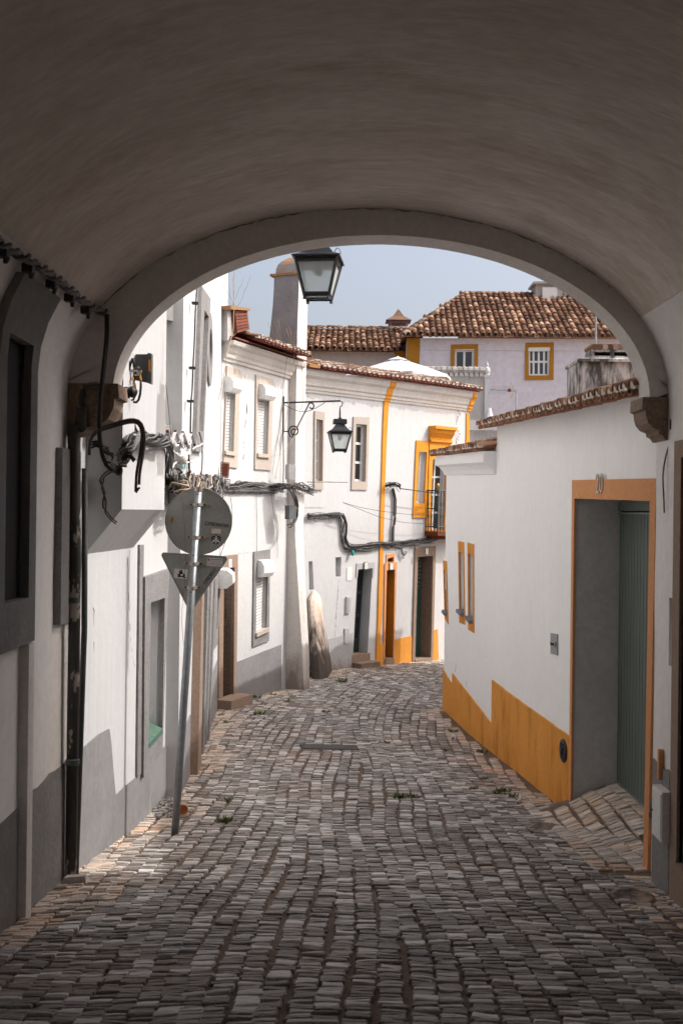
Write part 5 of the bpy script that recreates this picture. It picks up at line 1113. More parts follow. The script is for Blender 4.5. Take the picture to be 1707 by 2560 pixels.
# far lantern on the shuttered house
bs = F2.sz((708, 1007))[0]; zbk = F2.sz((708, 1007))[1]
blen = solve(lambda o: project(F2.pt(bs, zbk, o))[0], 850, 0, 3)
tip = F2.pt(bs, zbk-.02, blen)
lan = lantern('smaller looking black lantern hanging from a scrolled bracket in front of the second house', tip-Vector((0, 0, .10)), .94, .12)
V = Vector((0, 0, 1)); U = F2.N
def bracket(parent, base, U, L_, k=1.0):
    b_ = MB(); b_.box(base+U*.01-V*.30, .012, .02, .42); b_.build('wall_plate', iron, parent)
    b_ = MB(); b_.prism([base+V*.015+U*0+U.cross(V)*.012, base+V*.015+U.cross(V)*-.012, base-V*.015+U.cross(V)*-.012, base-V*.015+U.cross(V)*.012], U*L_); b_.build('arm', iron, parent)
    s1 = base+U*(L_*.20)-V*.55; s2 = base+U*(L_*.50)-V*.09
    path = spiral(s1, .03, .125, 0, 2*math.pi+4.4, U, V, 26)
    path2 = spiral(s2, .075, .025, 2.2, -2.9, U, V, 18)
    b_ = MB(); b_.tube(path+[lerp(path[-1], path2[0], t) for t in (.25, .5, .75)]+path2, .014, 6); b_.build('scroll', iron, parent)
    b_ = MB(); b_.tube([base-V*.55, base+U*(L_*.20-.11)-V*.55], .013, 6); b_.build('stay', iron, parent)
    b_ = MB(); b_.tube([base+U*L_, base+U*(L_+.05)-V*.03, base+U*(L_+.04)-V*.09, base+U*(L_-.0)-V*.11], .010, 6); b_.build('hook', iron, parent)
    b_ = MB(); b_.tube([base+U*(L_*t)-V*(.02+.16*math.sin(math.pi*min(1, t*1.35))) for t in [i/12*.74 for i in range(13)]], .006, 5); b_.build('feed_cable', cable_b, parent)
bracket(lan, F2.pt(bs, zbk, 0), U, blen)
# near lantern: hangs from a long arm fixed to the flue of the left house, above the arch edge
kN = (780-683)/FPX*9.2/ .43 * 1.0
D_N = 9.3; kz = .90
rimN = at((800, 651), D_N); topN = rimN+Vector((0, 0, .495*kz)); topN.x = at((796, 651), D_N).x
lan2 = lantern('large black lantern with frosted panes hanging just under the crown of the arch', topN, kz, -.10)
bw = Vector((F1a.pt(n0+.6, 0, X0).x, topN.y+.02, topN.z+.11)); b_ = MB(); b_.prism([bw+V*.015+Vector((0, .012, 0)), bw+V*.015-Vector((0, .012, 0)), bw-V*.015-Vector((0, .012, 0)), bw-V*.015+Vector((0, .012, 0))], Vector((topN.x-bw.x, 0, 0))); b_.build('arm', iron, lan2)
b_ = MB(); b_.tube([bw+Vector((topN.x-bw.x, 0, 0)), topN+Vector((0, 0, -.01))], .011, 6); b_.build('hook', iron, lan2)
# ================================================================== CABLES AND PIPES
def resample(path, step):
    path = [Vector(p) for p in path]; out = [path[0]]
    for a, b in zip(path, path[1:]):
        n = max(1, int((b-a).length/step)); out += [a+(b-a)*(i/n) for i in range(1, n+1)]
    return out
def smooth(p, it=3):
    for _ in range(it): p = [p[0]]+[(p[i-1]+p[i]*2+p[i+1])/4 for i in range(1, len(p)-1)]+[p[-1]]
    return p
def bundle(label, path, n, spread, r, mats_, twist=0.0, step=.05, wild=.5, loops=0, name='cable_bundle', cat='cable bundle', group=None, sag=0.0, sm_it=3, thickend=None):
    P = smooth(resample(path, step), sm_it); t = thing(name, label, cat, P[len(P)//2], group)
    rg_ = random.Random(hash(label) % 9999 if False else len(label)*37+n)
    for k in range(n):
        a0_ = rg_.random()*6.28; ph = rg_.random()*50; rad_ = spread*math.sqrt(rg_.random()); pts_ = []
        i0 = 0; i1 = len(P)
        if wild > .6 and rg_.random() < .5: i0 = int(rg_.random()*len(P)*.4); i1 = int(len(P)*(.6+.4*rg_.random()))
        for i in range(i0, i1):
            d = (P[min(i+1, len(P)-1)]-P[max(i-1, 0)]).normalized(); a = d.cross(Vector((0, 0, 1)))
            if a.length < .15: a = d.cross(Vector((0, 1, 0)))
            a.normalize(); b = a.cross(d); an = a0_+twist*i*step
            nz = mnoise.noise_vector(Vector((i*step*3.2+ph, k*3.1, 0)))*spread*wild*1.6
            pts_.append(P[i]+(a*math.cos(an)+b*math.sin(an))*rad_+Vector((nz.x*.4, nz.y*.4, nz.z)))
        if len(pts_) > 2:
            b_ = MB(); b_.tube(pts_, r*rg_.uniform(.7, 1.25), 5); b_.build('cable', mats_[k % len(mats_)], t, True, fix=False)
    for k in range(loops):
        i = rg_.randrange(1, len(P)-1); d = (P[min(i+1, len(P)-1)]-P[i-1]).normalized(); c_ = P[i]+Vector((0, 0, -spread*rg_.uniform(.2, 1.6))); R0_ = spread*rg_.uniform(.7, 1.5)
        b_ = MB(); b_.tube([c_+d*(R0_*math.cos(a)*1.2)+Vector((0, 0, R0_*math.sin(a)))+Vector((rg_.uniform(-.01, .01), 0, 0)) for a in [2*math.pi*j/14 for j in range(13)]], r*.6, 4)
        b_.build('cable_loop', mats_[k % len(mats_)], t, True, fix=False)
    return t
def fp(F, off, *px): return [F.pt(*F.sz(p, off), off) for p in px]
def wire(label, path, r, m, name='cable', cat='cable', sag=0.0, n=5):
    P = [Vector(p) for p in path]
    if sag: P = [lerp(P[0], P[-1], i/12)-Vector((0, 0, sag*4*(i/12)*(1-i/12))) for i in range(13)]
    else: P = smooth(resample(P, .05), 2)
    return single(MB().tube(P, r, n), name, m, label, cat, smooth=True)
# twisted service cable along the passage wall (follows the curved wall)
def tw(x, y, off=.06):
    # intersect the line of sight with the left wall profile
    D = solve(lambda d: (lambda p: p.x-(vprof(p.z, -1)+off))(at((x, y), d)), 0, 3.0, 9.0); return at((x, y), D)
cp_ = [tw(-40, 575), tw(0, 603), tw(20, 620), tw(75, 650), tw(135, 690), tw(180, 728), tw(222, 763), tw(270, 785)]
bundle('thick twisted black service cable clipped along the passage wall above the stone window', cp_, 7, .024, .011, [cable_g, cable_b, cable_g], twist=22, wild=.02, step=.03, sm_it=2)
for k, (x, y) in enumerate([(8, 622), (72, 662), (130, 702), (175, 737), (215, 768), (258, 795)]):
    p_ = tw(x, y, .05); t = thing('cable_clamp', ['cable clamp at the left picture edge on the twisted cable', 'second cable clamp from the left on the twisted cable, above the stone window surround', 'third cable clamp from the left on the twisted cable', 'fourth cable clamp from the left on the twisted cable', 'fifth cable clamp from the left on the twisted cable', 'last cable clamp, where the twisted cable turns down by the rib'][k], 'cable clamp', p_, 'clamps holding the twisted cable')
    b_ = MB(); b_.box(p_+Vector((.0, 0, -.02)), .03, .028, .024); b_.build('clamp_body', cable_b, t)
    b_ = MB(); b_.lathe(p_+Vector((.03, -.05, -.075)), [(.011, -.012), (.013, 0), (.011, .014)], 8); b_.build('screw_cap', cable_b, t)
    b_ = MB(); b_.tube([p_+Vector((.01, .05*math.cos(a)+.02, -.02+.045*math.sin(a))) for a in [math.pi+math.pi*i/8 for i in range(9)]], .005, 4); b_.build('tie', cable_b, t)
DR = 7.42
bundle('heavy black cable drop hanging down in front of the left stone corbel', [at(zM(*p), DR+d) for p, d in (((438, -380), 0), ((440, -100), 0), ((405, 250), 0), ((365, 700), 0), ((355, 1030), 0), ((375, 1330), 0), ((430, 1560), .05), ((520, 1660), .1), ((600, 1640), .15))], 6, .016, .010, [cable_b], twist=3, wild=.15, sm_it=2)
bundle('pair of thin dark wires dangling with frayed ends under the cable knot', [at(zM(*p), DR+.1) for p in ((520, 1620), (440, 1650), (370, 1740), (380, 1830), (440, 1900), (420, 2000), (410, 2090), (470, 2200), (570, 2290))], 3, .014, .0055, [cable_b, cable_r], wild=.7, sm_it=1, step=.03)
bundle('short frayed knot of black tape and wires below the brown conduit', [at(zM(*p), DR+.15) for p in ((480, 1540), (560, 1600), (640, 1640), (600, 1560), (690, 1580))], 9, .022, .008, [cable_b, cable_g], wild=1.1, sm_it=1, step=.02, loops=2)
bundle('second frayed stub of black wires above the knot', [at(zM(*p), DR+.2) for p in ((660, 1480), (720, 1420), (770, 1430), (800, 1490))], 7, .018, .007, [cable_b], wild=1.2, sm_it=1, step=.02)
cd = thing('bent_conduit', 'two brown and grey bent conduits curving over like a hook below the corbel', 'conduit', at(zM(240, 1200), DR))
for dx, m_ in ((0, cable_r), (-28, pipe_g)):
    ps = [(225+dx*.0, 1420), (228, 1250), (245, 1150-dx*.5), (330, 1085-dx), (520, 1025-dx*1.2), (740, 960-dx*1.3), (860, 965-dx), (920+dx, 1060), (935+dx*1.2, 1200), (905+dx*1.4, 1450), (865+dx*1.4, 1650), (860+dx*1.5, 1800 if dx == 0 else 1870)]
    b_ = MB(); b_.tube(smooth(resample([at(zM(*p), DR-.0) for p in ps], .03), 2), .0105, 8); b_.build('pipe', m_, cd, True)
b_ = MB(); rg2 = random.Random(3)
for k in range(7): p_ = at(zM(830+rg2.uniform(-15, 40), 1850+rg2.uniform(-50, 40)), DR); b_.box(p_, .006, .006, .008, rg2.random()*3)
b_.build('rusty_end', rust, cd)
bundle('messy tangle of thin black wires behind the bent conduit', [at(zM(*p), DR+.1) for p in ((240, 1300), (300, 1260), (390, 1300), (450, 1400), (520, 1420))], 12, .035, .0065, [cable_b, cable_r], wild=1.1, step=.03, loops=4, sm_it=1)
bundle('loose dark wires hanging from behind the corbel to the grey cable bundle', [at(zM(*p), 8.2) for p in ((440, 1110), (540, 1250), (575, 1380), (550, 1530))], 4, .02, .008, [cable_b], wild=.5)
bundle('black leads running over the top of the left corbel to the insulator', [at(zM(*p), DR+d) for p, d in (((150, 560), 0), ((180, 520), 0), ((400, 530), .05), ((620, 580), .3))], 5, .02, .010, [cable_b, cable_r], wild=.25)
b_ = MB(); pi_ = at(zM(715, 630), 7.9); b_.lathe(pi_-Vector((0.04, 0, 0)), [(.03, 0), (.045, .02), (.045, .05), (.03, .06), (.045, .075), (.04, .10), (.012, .12)], 12, axis=Vector((.9, -.2, .1))); single(b_, 'insulator', cable_b, 'round black insulator at the tip of the left corbel', 'insulator')
# antenna box with connectors beyond the corbel
AB = thing('antenna_box', 'flat dark grey antenna box with an orange label on the wall beyond the arch', 'antenna box', at(zM(900, 300), 8.3))
q_ = [at(zM(*p), 8.25) for p in ((815, 130), (975, 130), (975, 495), (790, 455))]; b_ = MB(); b_.prism(q_, Vector((0, .04, 0))); b_.build('casing', mat('dark_plastic', (.07, .07, .072), rough=.5, bump=.05), AB)
q_ = [at(zM(*p), 8.22) for p in ((968, 112), (1018, 122), (1016, 508), (966, 495))]; b_ = MB(); b_.prism(q_, Vector((0, .07, 0))); b_.build('edge_cover', pipe_g, AB)
q_ = [at(zM(*p), 8.215) for p in ((982, 200), (1003, 200), (1005, 352), (982, 345))]; b_ = MB(); b_.prism(q_, Vector((0, .004, 0))); b_.build('label', orange_i, AB)
for (x, y, w_, h_) in ((830, 300, 60, 22), (800, 345, 80, 25), (860, 370, 45, 40), (740, 350, 30, 60), (830, 395, 75, 14), (745, 330, 25, 30), (885, 350, 18, 30)):
    b_ = MB(); b_.box(at(zM(x, y), 8.15), w_/5.114/FPX*8.15/2, .02, h_/5.114/FPX*8.15/2); b_.build('connector', steel_c, AB)
for p0, p1 in (((775, 430), (785, 465)), ((875, 400), (885, 465)), ((800, 500), (822, 610))):
    b_ = MB(); b_.tube([at(zM(*p0), 8.12), at(zM(*p1), 8.12)], .009, 6); b_.build('cable_boot', orange_i, AB)
def mw(label, pts_, D, r, m_): return wire(label, [at(zM(*p), D) for p in pts_], r, m_)
mw('thick black jumper cable arching up to the antenna box', [(670, 580), (700, 430), (750, 230), (790, 140), (800, 160), (775, 220), (800, 300)], 8.1, .011, cable_b)
mw('black lead looping down from the antenna box to the insulator', [(885, 460), (885, 640), (860, 750), (825, 775), (790, 740)], 8.12, .010, cable_b)
mw('thin crossed lead below the orange boots', [(822, 610), (815, 700), (790, 730), (760, 720)], 8.12, .007, cable_b)
mw('black cable dropping from the connectors behind the corbel', [(745, 420), (760, 700), (780, 1000), (810, 1110), (850, 1140)], 8.3, .011, cable_b)
mw('thin lead dropping beside the black cable to the grey bundle', [(720, 420), (705, 760), (760, 950), (690, 1100), (720, 1220)], 8.32, .006, cable_b)
mw('fine looping wire at the left of the grey cable bundle', [(690, 940), (690, 1080), (730, 1150), (770, 1170)], 8.3, .004, cable_b)
# grey bundle over the flue and along the facades
offF = X0+.05
gpath = [at(zM(*p), 8.02) for p in ((570, 1600), (610, 1520), (640, 1450))]+[F1a.pt(*F1a.sz(zM(*p), X0+.08), X0+.08) for p in ((700, 1340), (760, 1240), (820, 1195), (900, 1190), (960, 1230), (1080, 1225), (1190, 1235))]
bundle('thick bundle of grey cables draped over the jutting flue', gpath, 18, .055, .009, [cable_g, cable_g, cable_b], twist=3.5, wild=.3, step=.05)
gpath = [F1a.pt(*F1a.sz(zM(x, y), o_), o_) for x, y, o_ in ((1150, 1230, X0+.08), (1210, 1260, X0+.05), (1250, 1340, X0), (1255, 1480, X0-.04), (1215, 1610, X0-.08), (1230, 1680, .1), (1260, 1760, .08))]
bundle('grey cables spilling down behind the far edge of the flue', gpath, 14, .05, .009, [cable_g, cable_b], twist=1, wild=.35, step=.05)
def fpath(F, c, off, *pts_): return [F.pt(*F.sz(c(*p), off), off) for p in pts_]
g1 = fpath(F1a, zP, .06, (300, 1740), (420, 1790), (520, 1860))+fpath(F1b, zP, .07, (640, 1880), (800, 1850), (950, 1860), (1150, 1850), (1250, 1880), (1400, 1900), (1530, 1880), (1600, 1890))
bundle('dense tangle of old grey cables along the tall house above the round sign', g1, 38, .10, .0095, [cable_g, cable_r, cable_g, cable_c, cable_b], twist=2.0, wild=.75, step=.07, loops=16)
bundle('black mesh wrapped cables at the right of the tangle above the sign', fpath(F1b, zP, .10, (1170, 1880), (1300, 1870), (1420, 1890), (1540, 1880)), 14, .11, .016, [cable_b, cable_g], twist=3, wild=.9, step=.08, loops=6)
g2 = fpath(F2, zD, .06, (660, 130), (760, 135), (800, 112), (850, 118), (940, 130), (1060, 125), (1180, 135), (1260, 128))
bundle('horizontal bundle of dark cables across the shuttered house between its floors', g2, 24, .05, .008, [cable_b, cable_g, cable_b], twist=1.5, wild=.8, step=.08, loops=7)
bundle('thinner lower run of clipped cables just under the horizontal bundle', fpath(F2, zD, .04, (690, 178), (850, 182), (1000, 184), (1170, 182)), 6, .022, .009, [cable_b, cable_g], wild=.4, step=.08, loops=3)
g3 = [F2.pt(*F2.sz(zD(x, y), .3), .3) for x, y in ((1200, 120), (1290, 130), (1350, 120), (1420, 150), (1520, 180))]
bundle('knotted cables wrapped round the foot of the chimney stack', g3, 22, .06, .008, [cable_b, cable_g], wild=1.0, step=.06, loops=9)
bundle('vertical hank of black cables hanging on the chimney stack', [F2.pt(*F2.sz(zD(x, y), .32), .32) for x, y in ((1290, 130), (1310, 200), (1345, 250), (1355, 330), (1350, 420), (1320, 480), (1270, 500))], 9, .035, .010, [cable_b, cable_g], wild=.9, step=.06, loops=7)
b_ = MB(); b_.prism([F2.pt(*F2.sz(zC(x, y), .3), .3) for x, y in ((1243, 2095), (1307, 2095), (1307, 2235), (1243, 2235))], F2.N*.08); single(b_, 'junction_box', grey_l, 'pale grey junction box high on the chimney stack above the cable knot', 'junction box')
b_ = MB(); b_.prism([F2.pt(*F2.sz(zD(x, y), .3), .3) for x, y in ((1240, 312), (1305, 312), (1305, 440), (1240, 440))], F2.N*.09); single(b_, 'meter_box', mat('dark_grey_box', (.10, .105, .11), rough=.5, bump=.05), 'dark grey rounded box hanging below the cable knot on the stack', 'junction box')
for lab, F_, c_, off_, pts_, r_, m_ in (
    ('long thin cream cable swinging down past the corner of the tall house', F2, zC, .3, ((768, 0), (768, 560), (760, 850), (710, 1020), (685, 1200), (590, 1650), (570, 1800), (585, 2050), (570, 2260)), .007, cable_c),
    ('thin cream wire dropping from the eave beside the stack', F2, zC, .35, ((1330, 1010), (1320, 1200), (1240, 1750), (1150, 2230)), .005, cable_c),
    ('second cream wire looping from the eave past the lamp arm', F2, zC, .4, ((1340, 1010), (1400, 1180), (1410, 1500), (1330, 1830), (1230, 1990), (1080, 2030)), .005, cable_c),
    ('short wire from the eave down the gap left of the stack', F2, zC, .3, ((1262, 1060), (1240, 1250), (1190, 1750), (1120, 2180)), .004, cable_r),
    ('black cable clipped down the wall left of the lamp bracket', F2, zC, .05, ((1230, 1540), (1225, 1820), (1228, 2110), (1225, 2260)), .010, cable_b),
    ('black lead with clips running down the tall house beside its high window', F1b, zC, .06, ((422, 425), (405, 700), (400, 900), (385, 1190), (378, 1400), (365, 1510), (360, 1800)), .010, cable_b),
    ('thin wire slanting down from the flue across the tall house', F1a, zC, .10, ((52, 710), (90, 1050), (140, 1400), (175, 1780), (215, 2050), (258, 2260)), .004, cable_r),
    ('thin brown wire trailing across the round sign and down the post', None, zJ, DP-.06, ((450, 240), (490, 500), (510, 800), (530, 1000), (530, 1400), (515, 1800), (480, 2150), (455, 2400), (470, 2700), (500, 2950)), .0018, cable_r),
    ('brown wire looping from the sign clamp to the right of the post', None, zJ, DP-.02, ((745, 1550), (800, 1680), (810, 1800), (765, 1900), (770, 2150), (830, 2290), (960, 2335)), .0018, cable_r),
    ('thin black cable hanging on the tall house right of the drying rack', F1b, zP, .08, ((1030, 700), (1060, 790), (1080, 900), (1095, 1000), (1100, 1250), (1090, 1500), (1050, 1760)), .008, cable_b),
    ('black cable below the drying rack down to the tangle', F1b, zP, .06, ((795, 1200), (800, 1330), (815, 1500), (800, 1650), (745, 1810)), .013, cable_b),
    ('fine wire drooping below the tangle onto the shuttered house', F2, zD, .04, ((735, 240), (750, 350), (750, 470), (640, 780)), .005, cable_b),
    ('thin vertical wire above the lower shutter window', F2, zD, .03, ((975, 190), (975, 320), (982, 500), (978, 740)), .004, cable_b),
    ('thin wire hanging from the cables to the ground floor shutter case', F2, zD, .03, ((1115, 190), (1130, 350), (1165, 560), (1172, 700), (1170, 800)), .004, cable_r)):
    pts3 = [F_.pt(*F_.sz(c_(*p), off_), off_) for p in pts_] if F_ else [at(c_(*p), off_) for p in pts_]
    wire(lab, pts3, r_, m_)
for k, y in enumerate(((590,), (1195,), (1505,))):
    p_ = F1b.pt(*F1b.sz(zC([405, 378, 362][k], y[0]), .06), .06); single(MB().box(p_, .035, .035, .012), 'cable_clip', cable_b, ['highest', 'middle', 'lowest'][k]+' black clip on the lead beside the high window', 'cable clip', 'clips on the lead of the tall house')
# third house cables
g4 = fpath(F3, zE, .06, (95, 1820), (200, 1815), (300, 1812), (400, 1805), (435, 1815), (455, 1850), (460, 1950), (455, 2060), (480, 2110), (600, 2105), (780, 2085), (900, 2075), (1100, 2060), (1320, 2040))
bundle('stepped run of black cables across the third house turning down then along', g4, 14, .032, .009, [cable_b, cable_b, cable_g], wild=.95, step=.08, loops=14, sm_it=1)
g5 = fpath(F3, zE, .05, (105, 1855), (250, 1840), (400, 1835), (428, 1880), (432, 2050), (470, 2140), (620, 2140), (800, 2110), (950, 2110), (1100, 2090), (1300, 2060))
bundle('looser grey wires sagging under the stepped cable run', g5, 9, .05, .008, [cable_g, cable_b], wild=1.0, step=.08, loops=10, sm_it=1)
bundle('vertical pair of black cables rising to the bracket right of the ochre band', fpath(F3, zE, .05, (905, 2070), (905, 1950), (925, 1800), (925, 1650), (905, 1570)), 5, .03, .013, [cable_b, cable_g], wild=.2)
bundle('coiled black cable on a small bracket right of the ochre band', fpath(F3, zE, .12, (835, 1545), (880, 1525), (940, 1530), (968, 1560)), 12, .045, .011, [cable_b], wild=.7, step=.05, loops=3)
wire('thick black cable strung from the coil to the balcony', fpath(F3, zE, .25, (965, 1572), (1100, 1590), (1310, 1618)), .012, cable_b)
wire('thin upper wire fanning across the ochre band', fpath(F3, zE, .3, (435, 1703), (600, 1750), (800, 1785), (1000, 1810), (1320, 1828)), .005, cable_b)
wire('thin lower wire fanning across the ochre band', fpath(F3, zE, .3, (435, 1703), (600, 1770), (780, 1840), (1000, 1890), (1320, 1912)), .005, cable_b)
bundle('small hanging loops of wire left of the stone doorway', fpath(F3, zE, .05, (975, 2120), (1000, 2200), (1040, 2130)), 5, .04, .006, [cable_b], wild=1, loops=3, sm_it=1)
wire('thin bare rod sticking out below the left window of the third house', fpath(F3, zE, .35, (105, 1512), (300, 1512), (480, 1515)), .010, cable_g)
b_ = MB(); b_.lathe(F3.pt(*F3.sz(zE(527, 2200), .08), .08), [(.015, 0), (.04, .03), (.035, .09), (.02, .13)], 8); single(b_, 'bottle_insulator', tealp, 'small teal plastic bottle caught in the sagging wires', 'bottle')
# passage: pipes, cabinet and other fittings
b_ = MB(); b_.tube([at(zB(508, -600), 7.43), at(zB(520, 300), 7.45), at((178, 2204), 7.5)], .042, 14); dp = thing('drainpipe', 'dark peeling drainpipe beside the narrow stone window at the arch edge', 'drainpipe', at((178, 2204), 7.5)); b_.build('pipe', peel, dp, True)
for y in (1500, 1905): p_ = at((lerp(186, 182, (y-1100)/1000), y), 7.45); b_ = MB(); b_.tube([p_-V*.02, p_+V*.02], .047, 14); b_.build('pipe_collar', pipe_g, dp)
b_ = MB(); b_.tube([at(zB(585, -300), 7.62), at(zB(582, 800), 7.62), at((190, 2190), 7.62)], .022, 10); single(b_, 'conduit', pipe_g, 'thin grey green conduit running down just right of the drainpipe', 'conduit', smooth=True)
b_ = MB(); b_.tube([at(zM(130, 820), 7.45), at(zM(115, 1100), 7.45)], .040, 12)
b_.tube([at(zM(118, 800), 7.45), at(zM(125, 650), 7.45), at(zM(150, 540), 7.5)], .016, 8); single(b_, 'pipe_stub', peel, 'short open pipe end with a lead, left of the corbel', 'pipe', smooth=True)
def rw(p, off=0.0):
    a, b = ray(*p); D = (XR-off)/a; return Vector((XR-off, D, b*D))
cab = thing('utility_cabinet', 'small white utility cabinet fixed low on the right passage wall', 'cabinet', rw(zK(1140, 1700)))
b_ = MB(); q_ = [rw(zK(*p)) for p in ((1095, 1140), (1196, 1195), (1196, 1690), (1090, 1690))]; yy0, yy1 = min(p.y for p in q_), max(p.y for p in q_); zc0, zc1 = rw(zK(1150, 1700)).z, rw(zK(1150, 1160)).z
b_.box((XR-.03, (yy0+yy1)/2, (zc0+zc1)/2), .045, (yy1-yy0)/2, (zc1-zc0)/2); b_.build('cabinet_body', pvc, cab)
b_ = MB(); b_.box((XR-.078, (yy0+yy1)/2, (zc0+zc1)/2), .004, (yy1-yy0)/2-.015, (zc1-zc0)/2-.02); b_.build('cabinet_door', pvc, cab)
b_ = MB(); b_.lathe((XR-.08, yy1-.03, (zc0+zc1)/2), [(.008, 0), (.008, .01)], 8, axis=Vector((-1, 0, 0))); b_.build('lock', iron, cab)
p_ = rw(zK(1098, 900)); single(MB().box((XR-.02, p_.y, p_.z), .018, .018, (rw(zK(1098, 740)).z-rw(zK(1098, 1060)).z)/2), 'marker_bar', salmon, 'short salmon painted bar on the right passage wall above the cabinet', 'bar')
p_ = rw(zK(1050, 1440)); t = thing('iron_vent', 'rusty oval iron vent in the grey plinth left of the white cabinet', 'vent', p_); b_ = MB(); b_.lathe((XR-.015, p_.y, p_.z), [(.13, 0), (.13, .015), (.10, .022), (.03, .022), (.02, .05)], 20, axis=Vector((-1, 0, 0))); b_.build('vent_plate', iron, t)
p_ = R2.sz(zH(834, 1492)); t = thing('iron_vent', 'dark oval iron vent in the ochre plinth beside the garage', 'vent', R2.pt(*p_, 0)); b_ = MB(); b_.lathe(R2.pt(*p_, .02), [(.12, 0), (.12, .015), (.10, .022), (.04, .022), (.03, .04)], 20, axis=R2.N); b_.build('vent_plate', iron, t)
for k in range(5): b_ = MB(); b_.box(R2.pt(p_[0], p_[1]-.07+.035*k, .046), .004, .06, .006); b_.build('slot', black, t)
lb = thing('letter_slot', 'small grey metal letter slot in the white wall left of the garage', 'letter slot', R2.pt(*R2.sz(zH(767, 825)), 0)); q_ = Q(R2, zH, (746, 757), (787, 765), (787, 896), (746, 885))
slab(R2, q_, -.01, .015, galv, 'plate', lb); slab(R2, sub(q_, .15, .85, .38, .62), .015, .03, steel_c, 'flap_rim', lb); slab(R2, sub(q_, .25, .75, .43, .57), .03, .033, black, 'slot', lb)
wire('thin brown cable hanging loose from the right corbel', [at(zL(*p), D) for p, D in (((845, 440), 7.45), ((790, 490), 7.45), ((770, 600), 7.47), ((712, 760), 7.5), ((680, 900), 7.5), ((670, 1020), 7.5), ((690, 1200), 7.5), ((694, 1405), 7.5))], .006, cable_r)
single(MB().box(at(zL(820, 440), 7.42), .03, .03, .035, .5), 'cable_box', cable_b, 'small black junction box at the back of the right corbel', 'junction box')
# folding drying rack on the tall house
DRK = thing('drying_rack', 'white folding clothes airer jutting from the tall house above the cable tangle', 'clothes airer', F1b.pt(*F1b.sz(zP(650, 1000), .1), 0))
DQ = 12.3
def zp(x, y, d=0.0):
    px = zP(x, y); return at(px, 1.60*FPX/(853.5-px[0])+d)
for a, b in (((340, 680), (420, 1080)), ((510, 685), (400, 1010)), ((510, 685), (640, 1010)), ((675, 705), (560, 930)), ((675, 705), (800, 1060)), ((860, 725), (740, 950)), ((860, 725), (935, 985)), ((340, 680), (400, 920))):
    for d in (0, .14):
        b_ = MB(); p0_, p1_ = zp(*a, d), zp(*b, d); v_ = (p1_-p0_).normalized(); w_ = Vector((v_.z, 0, -v_.x)).normalized()*.016; b_.prism([p0_+w_, p0_-w_, p1_-w_, p1_+w_], Vector((0, .014, 0))); b_.build('slat_arm', grey_l, DRK)
for x, y in ((340, 680), (510, 685), (675, 708), (860, 725), (568, 930), (928, 975), (400, 915), (742, 945)): b_ = MB(); b_.lathe(zp(x, y, -.005), [(.016, 0), (.014, .006)], 8, axis=Vector((0, -1, 0))); b_.build('rivet', rust, DRK)
for pl_ in (((820, 950), (780, 1010), (700, 1080), (690, 1180), (620, 1230), (540, 1150)), ((1100, 945), (1060, 990), (960, 1020), (880, 1080)), ((530, 1360), (480, 1400), (450, 1480), (400, 1500)), ((430, 1060), (480, 1130), (600, 1230)), ((880, 1340), (800, 1350), (740, 1380))):
    b_ = MB(); b_.tube(smooth(resample([zp(*p, .1) for p in pl_], .03), 2), .010, 7); b_.build('tube', pvc_g, DRK, True)
b_ = MB(); b_.lathe(zp(690, 1400, .1), [(.01, 0), (.045, .015), (.07, .05), (.075, .10), (.055, .15), (.03, .19)], 18, axis=Vector((-.35, -.1, .9))); b_.build('bowl', pvc, DRK, True)
b_ = MB(); b_.lathe(zp(640, 1130, .14), [(.02, 0), (.036, .05), (.042, .12), (.034, .19), (.01, .23)], 14, axis=Vector((-.75, 0, .7))); b_.build('bulb_cover', pvc, DRK, True)
for k in range(9): b_ = MB(); b_.tube([zp(600+k*38, 900+(k % 3)*60, .05), zp(620+k*34, 1060+(k % 2)*50, .18)], .005, 4); b_.build('wire', galv, DRK)
for k, (x, y, m_) in enumerate(((510, 1570, pvc_g), (635, 1450, tealp), (735, 1430, tealp), (775, 1540, galv), (1088, 1080, pvc_g), (410, 1560, pvc_g), (755, 1230, pvc_g), (890, 1240, pvc_g))):
    t = thing('clothes_peg', ['pale clothes peg hanging lowest under the airer', 'teal clothes peg left below the white bowl', 'teal clothes peg right below the white bowl', 'grey clothes peg on the clip right of the bowl', 'pale clothes peg at the far right tube end', 'pale clothes peg under the left bent tube', 'pale clothes peg in the middle of the airer', 'pale clothes peg right of the bowl'][k], 'clothes peg', zp(x, y), 'clothes pegs on the airer')
    for s_ in (-1, 1): b_ = MB(); b_.prism([zp(x+s_*8, y-55), zp(x+s_*20, y-55), zp(x+s_*30, y+55), zp(x+s_*14, y+55)], Vector((0, .015, 0))); b_.build('peg_half', m_, t)
rr_ = thing('rusty_rack', 'rusty perforated iron plant holder hanging at the far corner of the tall house', 'plant holder', F2.pt(*F2.sz(zC(680, 2200), .3), .3))
for j in range(5):
    for i in range(4):
        q_ = sub([zC(650, 2075), zC(718, 2085), zC(712, 2215), zC(645, 2205)], 0, 1, 0, 1); pa = Vector(bil(q_, (i+.5)/4, (j+.5)/5)); b_ = MB()
        pc_ = F2.pt(*F2.sz((pa.x, pa.y), .3), .3); b_.tube([pc_+F2.N*(.026*math.cos(a))+Vector((0, 0, .036*math.sin(a))) for a in [2*math.pi*k/6 for k in range(7)]], .008, 4); b_.build('ring', rust, rr_)
b_ = MB(); b_.prism([F2.pt(*F2.sz(zC(x, y), .26), .26) for x, y in ((655, 2080), (715, 2088), (708, 2212), (650, 2204))], F2.N*-.01+F2.U*.02); b_.build('back_plate', rust, rr_)
